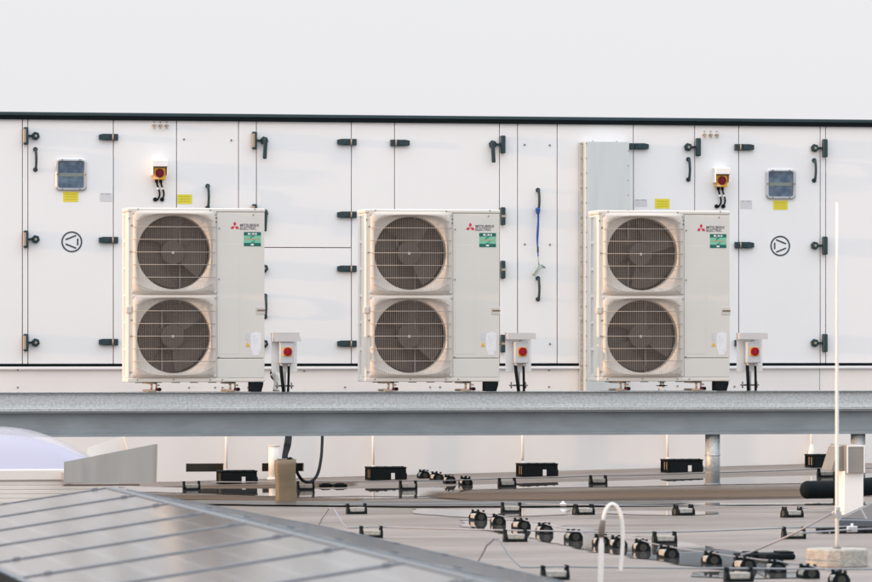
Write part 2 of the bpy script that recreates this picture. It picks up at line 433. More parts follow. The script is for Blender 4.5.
# ------------------------------------------------------------------ ventilation unit
ROOT_A = Vector((AX(436), YA, gz(AX(436), YA)))
ahu = empty('ventilation_unit', ROOT_A, 'long white panelled ventilation unit with hinged doors and dark roof edge, behind the beam', 'ventilation unit')
def AB(mb, name, m, parent=None): return mb.build(name, m, parent if parent is not None else ahu, org=ROOT_A)
ZT = AZ(123.0); ZB = AZ(363.6)
XL, XR = AX(-60), AX(1000)
GAP = 0.0034
# body behind the panels, roof edge, base frame
AB(MB().box(XL, XR, YA + .02, YA + 2.2, ZB - .02, ZT + .03), 'casing', 'groove')
AB(MB().box(XL - .05, XR + .05, YA - .035, YA + 2.25, AZ(119.4) , AZ(115.9), b=.006), 'roof_edge', 'trim')
AB(MB().box(XL - .05, XR + .05, YA - .028, YA + 2.24, AZ(123.0) - .002, AZ(119.4), b=.003), 'roof_gasket', 'black_trim')
AB(MB().box(XL, XR, YA - .004, YA + 2.2, AZ(366.0), AZ(363.4)), 'bottom_gasket', 'black_trim')
zb2 = AZ(366.0) - .002
mb = MB().box(XL, XR, YA - .03, YA + 2.2, zb2 - .022, zb2, b=.005)
AB(mb, 'base_ledge', 'white')
zf = zb2 - .024
# base frame face with three slots
slots = [(186, 224), (262, 272), (294, 304)]
sz0, sz1 = AZ(471.5, px=240), AZ(463.2, px=240)
edges = [XL] + [AX(v) for s_ in slots for v in s_] + [XR]
mb = MB().box(XL, XR, YA, YA + .06, sz1, zf)
for i in range(0, len(edges), 2): mb.box(edges[i], edges[i + 1], YA, YA + .06, sz0, sz1)
mb.box(XL, XR, YA, YA + .06, -.45, sz0)
AB(mb, 'base_frame', 'base_white')
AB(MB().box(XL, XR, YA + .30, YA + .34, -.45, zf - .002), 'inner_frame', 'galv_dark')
mb = MB()
for px in (814.5,): mb.box(AX(px + 5) - .002, AX(px + 5) + .002, YA - .0015, YA + .001, AZ(391), zf)
AB(mb, 'base_joint', 'groove')
mb = MB()
for px, py in ((17.7, 369.5), (17.7, 386.5), (189, 387), (215, 387), (222.5, 387), (248, 387), (304, 371), (345, 387), (549, 370.5), (549, 387),
               (430, 387), (677.5, 386.5), (734.5, 387), (440, 387)):
    mb.cyl((AX(px), YA - .008, AZ(py)), (AX(px), YA, AZ(py)), .0075, n=6)
AB(mb, 'base_bolts', 'screw')

def slab(px0, px1, py0, py1, name, parent=None, gap=GAP, zt=None, zb=None):
    z1 = ZT - .001 if py0 is None else AZ(py0) - gap; z0 = ZB + .001 if py1 is None else AZ(py1) + gap
    return AB(MB().box(AX(px0) + gap, AX(px1) - gap, YA, YA + .045, z0, z1, b=.003), name, 'white', parent)

def hinge(par, px, py, right=True):
    """strap hinge; px is the door joint, right: leaf on the left of the joint (long) and knuckle on the right"""
    s_ = 1 if right else -1; x = AX(px); z = AZ(py); w = AX(px + 14.5) - x; kk = AX(px + 4.6) - x
    h = .027
    pts = [(x - s_ * w, z - h * .72), (x - s_ * w, z + h * .72), (x - s_ * w * .72, z + h), (x - s_ * .008, z + h), (x - s_ * .008, z - h), (x - s_ * w * .72, z - h)]
    o = AB(MB().prism(pts, YA - .03, YA - .001).box(min(x - s_ * .002, x + s_ * kk), max(x - s_ * .002, x + s_ * kk), YA - .034, YA - .001, z - h, z + h, b=.004)
           .box(x - s_ * .05 - .02, x - s_ * .05 + .02, YA - .036, YA - .029, z - h * .7, z + h * .7, b=.003), 'hinge', 'hw', par)
    return o
def hinge_pin(par, px, py):
    x = AX(px); z = AZ(py)
    AB(MB().cyl((x, YA - .038, z - .024), (x, YA - .038, z + .024), .006, n=8), 'hinge_pin', 'brass', par)
def lock(par, px, py, right=False, lever=False, knob=True, h=17.5):
    """surface lock: keeper plate beside the joint, bar, and knob or lever on the door"""
    s_ = -1 if right else 1
    x = AX(px); z = AZ(py); u = AX(px + 1) - x
    xa, xb = sorted((x - s_ * 4.8 * u, x - s_ * .3 * u)); hh = h * u / 2
    mb = MB().box(xa, xb, YA - .055, YA - .001, z - hh, z + hh, b=.008)
    kx = x + s_ * 7.3 * u
    if knob:
        mb.box(min(x - s_ * u, kx), max(x - s_ * u, kx), YA - .030, YA - .010, z - .010, z + .010, b=.004)
        mb.cyl((kx, YA - .012, z), (kx, YA - .045, z), .028, .024, n=8)
        mb.cyl((kx, YA - .012, z), (kx, YA - .030, z), .036, .036, n=6)
        mb.cyl((kx, YA, z), (kx, YA - .012, z), .018, n=12)
    if lever:
        kx2 = kx + s_ * .8 * u
        m4 = Matrix.Translation((kx2, 0, z)) @ Matrix.Rotation(R(3 * s_), 4, 'Y')
        mb.box(-.017, .017, YA - .062, YA - .045, -.155, .02, b=.008, mtx=m4)
    o = AB(mb, 'lock', 'hw', par)
    if not right: AB(MB().box(xa - .001, xa + (xb - xa) * .48, YA - .058, YA - .02, z - hh * .76, z + hh * .76, b=.002), 'keeper_insert', 'insert', par)
    AB(MB().cyl((kx, YA - .0448, z), (kx, YA - .05, z), .010, n=10) if knob else MB().box(xa + .004, xb - .004, YA - .0575, YA - .056, z - .01, z + .01), 'lock_cylinder', 'brass', par)
def pull(par, px, py0, py1, strap=False):
    x = AX(px); z0, z1 = AZ(py1), AZ(py0); n = 10
    pts = [(x, YA - .004, z1), (x, YA - .03, z1 - .004)] + [(x + .003 * math.sin(math.pi * i / n), YA - .04 - .008 * math.sin(math.pi * i / n), z1 - .012 - (z1 - z0 - .024) * i / n) for i in range(n + 1)] + [(x, YA - .03, z0 + .004), (x, YA - .004, z0)]
    mb = MB().tube(pts, .0115, 8)
    for z in (z0, z1): mb.cyl((x, YA, z), (x, YA - .010, z), .019, n=14)
    AB(mb, 'pull_handle', 'hw', par)
def sticker(par, x0, x1, y0, y1, m, lines=None, name='sticker'):
    o = AB(MB().box(AX(x0), AX(x1), YA - .0018, YA + .0005, AZ(y1), AZ(y0)), name, m, par)
    return o
def stickerlines(par, x0, x1, ys, m, h=.004):
    mb = MB()
    for y in ys: mb.box(AX(x0), AX(x1), YA - .0028, YA - .0015, AZ(y) - h / 2, AZ(y) + h / 2)
    AB(mb, 'printed_text', m, par)
def window(par, x0, x1, y0, y1):
    X0, X1, Z0, Z1 = AX(x0), AX(x1), AZ(y1), AZ(y0)
    def rr(x0, x1, z0, z1, r, n=5):
        pts = []
        for cx, cz, a0 in ((x1 - r, z1 - r, 0), (x0 + r, z1 - r, 90), (x0 + r, z0 + r, 180), (x1 - r, z0 + r, 270)):
            for i in range(n + 1):
                a = R(a0 + 90 * i / n); pts.append((cx + r * math.cos(a), cz + r * math.sin(a)))
        return pts
    prof = [(0, 0.0, .035), (0, -.018, .035), (.008, -.024, .03), (.02, -.024, .02), (.024, -.016, .016), (.024, -.004, .016)]
    rings = [[(x, YA + y, z) for x, z in rr(X0 + i_, X1 - i_, Z0 + i_, Z1 - i_, r)] for i_, y, r in prof]
    f = AB(MB().sweep_rings(rings, smooth=False), 'window_frame', 'alu', par)
    AB(MB().prism(rr(X0 + .023, X1 - .023, Z0 + .023, Z1 - .023, .015), YA - .006, YA - .001), 'window_pane', 'glass', par)
    AB(MB().box(X0 + .03, X1 - .03, YA - .0085, YA - .0065, Z0 + (Z1 - Z0) * .44, Z0 + (Z1 - Z0) * .55), 'reflection_band', 'olive', par)  # olive strip before the pane, a painted reflection of the horizon
    mb = MB()
    for a in (.22, .78):
        for z in (Z0 + .012, Z1 - .012): mb.cyl((X0 + (X1 - X0) * a, YA - .0235, z), (X0 + (X1 - X0) * a, YA - .029, z), .007, n=8)
    for x in (X0 + .012, X1 - .012): mb.cyl((x, YA - .0235, (Z0 + Z1) / 2), (x, YA - .029, (Z0 + Z1) / 2), .007, n=8)
    AB(mb, 'window_screws', 'screw', par)
def fan_sign(par, px, py, flip=1):
    x, z = AX(px), AZ(py); r = .0875
    mb = MB().ring(x, z, r - .013, r, YA - .0022, YA + .0005, 48)
    def bar(ax, az, bx, bz, w=.013):
        a = Vector((x + flip * ax, 0, z + az)); b = Vector((x + flip * bx, 0, z + bz)); d = (b - a).normalized(); nn = Vector((-d.z, 0, d.x)) * w / 2
        mb.prism([((a + nn).x, (a + nn).z), ((b + nn).x, (b + nn).z), ((b - nn).x, (b - nn).z), ((a - nn).x, (a - nn).z)], YA - .0022, YA + .0005)
    bar(-.052, .018, .036, .053); bar(-.052, -.018, .036, -.053); bar(.049, .028, .049, -.028)
    AB(mb, 'airflow_symbol', 'ink', par)
def screws(par, pts, r=.009):
    for px, py in pts: AB(MB().cyl((AX(px), YA, AZ(py)), (AX(px), YA - .008, AZ(py)), r, r * .8, n=10), 'screw_head', 'screw', par)
def fittings(par, pts):
    mb = MB()
    for px, py in pts:
        x, z = AX(px), AZ(py)
        mb.cyl((x, YA, z), (x, YA - .02, z), .013, .009, n=8).box(x - .018, x + .018, YA - .009, YA, z - .004, z + .004).cyl((x, YA, z + .028), (x, YA - .006, z + .028), .006, n=8)
        mb.box(x - .004, x + .004, YA - .03, YA - .006, z - .028, z)
    AB(mb, 'test_fittings', 'brass', par)
def wall_switch(px, py):
    """px,py: centre of the knob"""
    x, z = AX(px), AZ(py); u = 1 / 118.7
    h = AB(MB().hull([]).box(x - 7.4 * u, x + 7.6 * u, YA - .10, YA - .0, z + 10 * u, z + 13 * u, b=.004)
           .box(x - 7.4 * u, x + 7.6 * u, YA - .112, YA - .10, z + 6.3 * u, z + 12.6 * u, b=.004)
           .box(x - 7.4 * u, x - 6.8 * u, YA - .10, YA, z - 2 * u, z + 10 * u).box(x + 7.0 * u, x + 7.6 * u, YA - .10, YA, z - 2 * u, z + 10 * u), 'switch_hood', 'plate')
    AB(MB().box(x - 5.5 * u, x + 5.8 * u, YA - .075, YA - .001, z - 6.5 * u, z + 5.3 * u, b=.006), 'switch_box', 'yellow', h)
    k = AB(MB().cyl((x, YA - .075, z), (x, YA - .088, z), 4.4 * u, 4.2 * u, n=28).box(x - .006, x + .006, YA - .098, YA - .087, z - 3.6 * u, z + 3.6 * u, b=.003), 'switch_knob', 'dark_red', h)
    AB(MB().box(x - 4.8 * u, x - 1 * u, YA - .0765, YA - .0745, z - 5.6 * u, z - 4.4 * u), 'switch_label', 'white_print', h)
    mb = MB()
    for dx in (-2.6, 1.6): mb.cyl((x + dx * u, YA - .035, z - 6 * u), (x + dx * u, YA - .035, z - 9.5 * u), .013, n=10)
    AB(mb, 'cable_gland', 'black', h)
    for dx, ex in ((-2.4, -3.6), (1.8, 3.4)):
        pts = [(x + dx * u, YA - .035, z - 8 * u)] + [(x + (dx + a) * u, YA - .035 + .02 * (i / 4), z - b * u) for i, (a, b) in enumerate(((.3, 11), (1.6, 14.5), (2.6, 17.5), (3.2, 20), (2.9, 23), (1.2, 26), (ex - dx + .8 if ex < 0 else 1.2, 27.2)))] + [(x + ex * u, YA - .006, z - 26 * u)]
        AB(MB().tube(pts, .0075, 8), 'cable', 'black', h)
        AB(MB().cyl((x + ex * u, YA, z - 25.8 * u), (x + ex * u, YA - .014, z - 25.8 * u), .017, n=14), 'cable_grommet', 'black', h)
        AB(MB().box(x + (dx + 1.2) * u - .010, x + (dx + 1.2) * u + .010, YA - .045, YA - .02, z - 16.3 * u, z - 14.2 * u, b=.004), 'cable_tag', 'white_print', h)

slab(-60, 22.5, None, None, 'panel')
slab(22.5, 28.0, None, None, 'panel')
d = slab(28.0, 113.4, None, None, 'door')
for y in (140, 241.5, 342): hinge(d, 113.2, y); hinge_pin(d, 112.4, y)
for y in (139.5, 241, 342.5): lock(d, 28, y)
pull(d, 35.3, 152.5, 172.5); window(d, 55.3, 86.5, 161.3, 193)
sticker(d, 63, 78.2, 194, 204, 'label_yellow'); stickerlines(d, 65, 76.5, (196.5, 199, 201.5), 'label_line')
sticker(d, 99.8, 112, 195, 203.3, 'label_grey'); stickerlines(d, 101, 103.5, (196,), 'label_mark', .008); stickerlines(d, 105, 110, (196,), 'label_mark', .008)
fan_sign(d, 71.8, 243.3, 1)
p = slab(113.4, 176.6, None, None, 'panel'); fittings(p, [(154, 128), (160.3, 128), (166.6, 128)]); wall_switch(158.6, 175.3)
p = slab(176.6, 238.6, None, None, 'panel'); screws(p, [(184, 141.5), (231.3, 142)]); pull(p, 207.6, 187.5, 209)
sticker(p, 177.2, 192, 196, 205.4, 'label_yellow'); stickerlines(p, 179, 190, (198, 200.5, 203), 'label_line')
slab(238.6, 256.5, None, None, 'panel')
d = slab(256.5, 351.5, None, 248.2, 'door')
for y in (143, 215.3): hinge(d, 351.5, y); hinge_pin(d, 350.6, y)
lock(d, 256.5, 142.2, lever=True); lock(d, 256.5, 214, lever=True)
d = slab(256.5, 351.5, 248.2, None, 'door')
for y in (269, 343.6): hinge(d, 351.5, y); hinge_pin(d, 350.6, y)
for y in (269, 343.6): lock(d, 256.5, y)
pull(d, 265, 296, 317)
slab(351.5, 394.6, None, None, 'panel')
d = slab(394.6, 499.6, None, None, 'door')
for y in (143.4, 243, 343): hinge(d, 394.6, y, right=False); hinge_pin(d, 395.4, y)
lock(d, 499.6, 144.2, right=True, lever=True)
for y in (216, 269.5, 343.5): lock(d, 499.6, y, right=True, knob=False)
slab(499.6, 517.7, None, None, 'panel')
p = slab(517.7, 557.2, None, None, 'panel'); screws(p, [(524.7, 144.2), (549.8, 144.4), (524.8, 244), (549.9, 244.2), (550, 344)])
pull(p, 537.8, 189.5, 210); pull(p, 537.8, 278, 299)
slab(557.2, 633.5, None, None, 'panel')
d = slab(633.5, 694.8, None, None, 'door')
for y in (145, 243.5, 343): hinge(d, 633.5, y, right=False)
for y in (145.3, 243): lock(d, 694.8, y, right=True)
pull(d, 688.2, 157.5, 178); sticker(d, 655, 669.6, 197.5, 207.4, 'label_yellow'); stickerlines(d, 657, 668, (200, 202.5, 205), 'label_line')
sticker(d, 635, 647, 198, 205.5, 'label_grey'); stickerlines(d, 636, 639, (199,), 'label_mark', .007); stickerlines(d, 641, 646, (199,), 'label_mark', .007)
p = slab(694.8, 738.8, None, None, 'panel'); fittings(p, [(704.3, 132.5), (710.6, 132.5), (716.8, 132.5)]); wall_switch(719.8, 179)
d = slab(738.8, 820.3, None, None, 'door')
for y in (145, 244, 343): hinge(d, 738.8, y, right=False); hinge_pin(d, 739.6, y)
for y in (145.3, 244.2, 343): lock(d, 821.4, y, right=True)
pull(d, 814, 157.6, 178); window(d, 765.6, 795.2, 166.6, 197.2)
sticker(d, 773, 787.6, 198.6, 208, 'label_yellow'); stickerlines(d, 775, 786, (201, 203.5, 206), 'label_line')
sticker(d, 740.3, 752, 198.5, 207, 'label_grey'); stickerlines(d, 741.5, 744, (199.6,), 'label_mark', .007); stickerlines(d, 746, 750.5, (199.6,), 'label_mark', .007)
fan_sign(d, 780.2, 244.6, -1)
slab(820.3, 825.8, None, None, 'panel')
slab(825.8, 1000, None, None, 'panel')

# galvanised duct column standing in front of the casing
x0, x1 = AX(585.6, YA - .14), AX(629, YA - .14)
gcol = empty('cable_duct', ((x0 + x1) / 2, YA - .07, AZ(404)), 'tall galvanised sheet duct on the white casing, rising behind the rightmost outdoor unit', 'duct')
gorg = gcol.location.copy()
MB().box(x0, x1, YA - .14, YA - .008, AZ(404), AZ(140.3, YA - .14), b=.002).build('duct_body', 'sheet', gcol, org=gorg)
MB().box(x0 - .028, x0 - .002, YA - .045, YA - .008, AZ(404), AZ(141.5), b=.001).build('side_flange', 'galv', gcol, org=gorg)
mb = MB()
for i in range(17):
    z = AZ(143) - i * .125
    mb.cyl((x0 + .006, YA - .1445, z), (x0 + .006, YA - .14, z), .005, n=6).cyl((x1 - .006, YA - .1445, z - .06), (x1 - .006, YA - .14, z - .06), .005, n=6).cyl((x0 - .016, YA - .050, z), (x0 - .016, YA - .045, z), .005, n=6)
for a in (.2, .75): mb.cyl((x0 + (x1 - x0) * a, YA - .08, AZ(140.3, YA - .14)), (x0 + (x1 - x0) * a, YA - .08, AZ(140.3, YA - .14) + .008), .008, n=6)
mb.build('rivets', 'screw', gcol, org=gorg)

# blue strap and the bent metal hook hanging from the pull handle
x = AX(537.9, YA - .05); 
mb = MB()
n = 14; z0, z1 = AZ(256.5), AZ(207)
rings = []
for i in range(n + 1):
    t = i / n; w = .006 + .007 * math.sin(math.pi * min(1, t * 1.3)) * (1 - t * .3); a = .6 * math.sin(t * 5)
    cx = x + .004 * math.sin(t * 7); z = z1 + (z0 - z1) * t
    dx, dy = w * math.cos(a), w * math.sin(a)
    rings.append([(cx - dx, YA - .05 - dy, z), (cx + dx, YA - .05 + dy, z), (cx + dx, YA - .046 + dy, z), (cx - dx, YA - .046 - dy, z)])
mb.sweep_rings(rings, smooth=False, cap=True).box(x - .018, x + .018, YA - .068, YA - .026, AZ(211), AZ(207.5), b=.006).box(x - .014, x + .016, YA - .06, YA - .03, AZ(213.5), AZ(209), b=.006)
strap = mb.build('hanging_strap', 'blue', None, org=(x, YA - .05, z0))
tag(strap, 'blue webbing strap knotted on a black pull handle between the middle and right outdoor units', 'strap')
MB().box(x - .007, x + .007, YA - .056, YA - .04, AZ(252), AZ(246.5), b=.003).build('strap_buckle', 'hw', strap, org=(x, YA - .05, z0))
mb = MB(); hz = lambda px, py: (AX(px, YA - .05), YA - .05, AZ(py))
mb.tube([hz(538.2, 257), hz(538.3, 262), hz(538.8, 265)], .005, 6)
mb.tube([hz(532.8, 275), hz(536.5, 269.5), hz(539, 265.5), hz(541.5, 264.8), hz(545.3, 267.5)], .0075, 8)
mb.tube([hz(532.8, 275), hz(534.5, 275.8), hz(538.2, 270.5), hz(540.8, 267.2), hz(545.3, 267.5)], .006, 8)
o = mb.build('metal_hook', 'hookm', None, org=hz(538, 265)); tag(o, 'bent green grey metal hook hanging from the end of the blue strap', 'hook')

# drain pipes along the wall
g = 'pale drain pipes at the foot of the white casing'
spots = [(226.3, 'first pale pipe from the left at the wall foot, behind a black box', 474), (373.2, 'pale pipe at the wall foot beneath the middle outdoor unit', 474.5),
         (522.6, 'pale pipe at the wall foot beneath the middle switch plate', 472), (667.5, 'pale pipe at the wall foot beneath the rightmost outdoor unit', 469.5),
         (811.5, 'last pale pipe on the right with a wide cone foot', 466)]
for k, (px, lb, by) in enumerate(spots):
    Y = YA - .05; xx = AX(px, Y); z0 = gz(xx, Y)
    r_ = empty('drain_pipe', (xx, Y, z0), lb, 'pipe', g)
    MB().cyl((0, 0, .0), (0, 0, AZ(415, Y) - z0), .0115, n=12).build('pipe', 'pvc', r_)
    MB().cyl((0, 0, 0), (0, 0, .09 if k < 4 else .17), .035 if k < 4 else .045, .013, n=16).build('pipe_collar', 'pvc', r_)

# black boxes on the roof by the wall
def black_box():
    r_ = empty('ballast_box', (0, 0, 0), 'x', 'box', 'black plastic boxes along the wall foot')
    w, dp, h = .30, .24, .098
    mb = MB().box(.02, w, 0, dp, 0, h, b=.006)
    for y in (0, .075, .15, .225): mb.box(0, .02, y, y + .018, 0, h, b=.003)
    mb.box(0, .02, 0, dp, 0, .012).box(w, w + .012, .03, .10, .01, h * .6, b=.004)
    mb.build('box_body', 'black', r_)
    mb = MB().box(-.004, w + .004, -.004, dp + .004, h, h + .012, b=.004)
    for x in (.06, .13, .2, .27): mb.box(x - .012, x + .012, .01, .03, h + .012, h + .018, b=.003)
    mb.build('lid', 'black', r_)
    MB().box(.006, .014, .02, .07, .02, h - .01, b=.002).box(.006, .014, .095, .145, .02, h - .01, b=.002).build('side_insert', 'tan', r_)
    MB().box(w * .58, w * .58 + .03, -.003, .001, .01, h * .62).build('white_tag', 'white_print', r_)
    return r_
bb = black_box()
bspots = [(220.6, 484, 'black plastic box with white tag, left of the white vent pipe'), (370.2, 480.3, 'black plastic box with white tag, beside the looped black cable and small holders'),
          (522, 476.8, 'black plastic box with white tag, below the middle switch'), (667.5, 472.6, 'black plastic box left of the round steel post'),
          (812.5, 467.5, 'black plastic box partly behind the thin rod at the right')]
for i, (px, py, lb) in enumerate(bspots):
    q = G(px, py + .2); o = bb if i == 0 else copy_tree(bb, label=lb)
    o['label'] = lb; o.location = q

# white vent pipe with slot behind
q = G(274, 479.5); q.y = min(q.y, YA - .12); q.x = AX(274, q.y); q.z = gz(q.x, q.y); o = empty('vent_pipe', q, 'short thick white vent pipe left of and behind the tan duct', 'pipe')
rr_ = .046; hh = P(274, 446, q.y).z - q.z
MB().cyl((0, 0, 0), (0, 0, hh), rr_, n=32).build('pipe', 'pvc', o)
MB().cyl((0, 0, 0), (0, 0, .018), rr_ + .012, n=32).build('flange', 'pvc', o)
MB().cyl((0, 0, hh), (0, 0, hh + .006), rr_ + .004, n=32).build('pipe_cap', 'pvc', o)

# tan duct with cables
q = G(285.5, 501.5); u = 1 / (F / (q.y / math.cos(TH)) )
o = empty('cable_sleeve', q, 'tan wrapped upright duct standing in brown silt, black cables leaving its top', 'duct')
w2 = .072; hh = P(285, 459.5, q.y).z - q.z
rings = []
for i in range(9):
    t = i / 8; w = w2 * (0.93 + .07 * t + .02 * math.sin(t * 9)); ox = .004 * math.sin(t * 6)
    pts = []
    for cx, cy, a0 in ((w - .012, .05, 0), (-w + .012, .05, 90), (-w + .012, -.05, 180), (w - .012, -.05, 270)):
        for k in range(4):
            a = R(a0 + 30 * k); pts.append((cx + ox + .012 * math.cos(a), cy + .012 * math.sin(a), hh * t + (.006 * math.sin(cx * 40) if i == 8 else 0)))
    rings.append(pts)
MB().sweep_rings(rings, cap=True).build('sleeve', 'tan', o)
MB().box(-w2 * .8, w2 * .8, -.045, .045, hh - .004, hh + .006, b=.003).build('sleeve_top', 'brown', o)
def cable_obj(name, pts_px, r, m, label, cat, n=10, group=None):
    """smooth cable through points (px, py, Y)"""
    pts = [P(*p_) for p_ in pts_px]; out = []
    for i in range(len(pts) - 1):
        p0 = pts[max(i - 1, 0)]; p1 = pts[i]; p2 = pts[i + 1]; p3 = pts[min(i + 2, len(pts) - 1)]
        for k in range(6):
            t = k / 6
            out.append(0.5 * ((2 * p1) + (p2 - p0) * t + (2 * p0 - 5 * p1 + 4 * p2 - p3) * t * t + (3 * p1 - p0 - 3 * p2 + p3) * t ** 3))
    out.append(pts[-1])
    ob = MB().tube(out, r, n).build(name, m, None, org=out[0])
    return tag(ob, label, cat, group)
Yq = q.y
g = 'black cables rising from the tan duct'
cable_obj('power_cable', [(283, 463, Yq), (283.5, 455, Yq + .3), (285, 446, Yq + 1.5), (286.5, 436, Yq + 3.3), (287, 425, Yq + 3.6)], .011, 'rubber', 'leftmost black cable going up from the tan duct to the beam', 'cable', group=g)
cable_obj('power_cable', [(286.5, 463, Yq), (285.5, 455, Yq + .3), (287.5, 446, Yq + 1.5), (288.6, 436, Yq + 3.3), (289, 425, Yq + 3.6)], .011, 'rubber', 'middle black cable going up from the tan duct to the beam', 'cable', group=g)
cable_obj('power_cable', [(289, 463, Yq), (286.5, 456, Yq + .3), (289.6, 446, Yq + 1.5), (290.8, 436, Yq + 3.3), (291, 425, Yq + 3.6)], .010, 'rubber', 'rightmost straight black cable going up from the tan duct to the beam', 'cable', group=g)
cable_obj('power_cable', [(285, 463, Yq), (290, 458.5, Yq - .04), (295, 463, Yq + .1), (297, 472, Yq + .3), (303, 480.5, Yq + .5), (311, 481.5, Yq + 1), (317.5, 474, Yq + 1.7), (320.8, 460, Yq + 2.4), (322, 446, Yq + 3), (322.6, 425, Yq + 3.6)], .012, 'rubber', 'black cable hanging in a wide loop right of the tan duct', 'cable', group=g)

# ------------------------------------------------------------------ steel support frame
YB = 35.55
zt = AZ(391.0, YB); 
fr = empty('support_frame', (AX(436, YB), YB, 0), 'long galvanised steel beam on round posts carrying the three outdoor units', 'steel frame')
forg = fr.location.copy()
FX0, FX1 = AX(-90, YB), AX(980, YB)
def FB(mb, n, m): return mb.build(n, m, fr, org=forg)
def ext(prof, x0, x1):
    """profile in (y, z) extruded along x"""
    mb = MB(); A = [mb.bm.verts.new((x0, y, z)) for y, z in prof]; B = [mb.bm.verts.new((x1, y, z)) for y, z in prof]; n = len(prof)
    for i in range(n):
        f = mb.bm.faces.new((A[i], A[(i + 1) % n], B[(i + 1) % n], B[i]))
    mb.bm.faces.new(A[::-1]); mb.bm.faces.new(B); return mb
z1 = AZ(391.2, YB); z2 = AZ(406.2, YB); z3 = AZ(410.8, YB); z4 = AZ(432.8, YB); z5 = AZ(435.4, YB)
# upper channel: face slightly set back under its top lip, rounded lower lip that catches light
prof = [(YB - .012, z1), (YB - .012, z1 - .006), (YB + .022, z1 - .012), (YB + .012, z2 + .012), (YB + .006, z2 + .004), (YB - .014, z2 - .003), (YB - .02, z2 - .010), (YB - .02, z3 + .004), (YB - .012, z3), (YB + .16, z3), (YB + .16, z1)]
FB(ext(prof, FX0, FX1), 'upper_channel', 'galv')
prof = [(YB - .016, z3 - .002), (YB - .016, z3 - .008), (YB + .055, z3 - .010), (YB + .055, z4 + .006), (YB - .016, z4), (YB - .016, z5), (YB + .16, z5), (YB + .16, z4), (YB + .075, z4 + .006), (YB + .075, z3 - .010), (YB + .16, z3 - .008), (YB + .16, z3 - .002)]
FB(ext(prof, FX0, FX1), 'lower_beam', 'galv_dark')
# rear channel and cross ties carrying the back feet
FB(ext([(YB + .30, z1 - .01), (YB + .30, z3), (YB + .38, z3), (YB + .38, z1 - .01)], FX0, FX1), 'rear_channel', 'galv')
for px in (60, 200, 330, 440, 570, 680, 800):
    xx = AX(px, YB); FB(MB().box(xx - .03, xx + .03, YB + .162, YB + .299, z3, z1 - .03), 'cross_tie', 'galv')
for px in (712.6, 858):
    xx = AX(px, YB + .07); zz = gz(xx, YB + .07)
    FB(MB().cyl((xx, YB + .07, zz - .01), (xx, YB + .07, z5 - .001), .0575, n=32), 'post', 'galv')
    zc = AZ(457, YB + .07)
    FB(MB().cyl((xx, YB + .07, zc), (xx, YB + .07, zc + .010), .0605, n=32), 'post_collar', 'alu')
    FB(MB().cyl((xx, YB + .07, zz - .004), (xx, YB + .07, zz + .008), .066, n=32), 'post_sealing_ring', 'galv_dark')

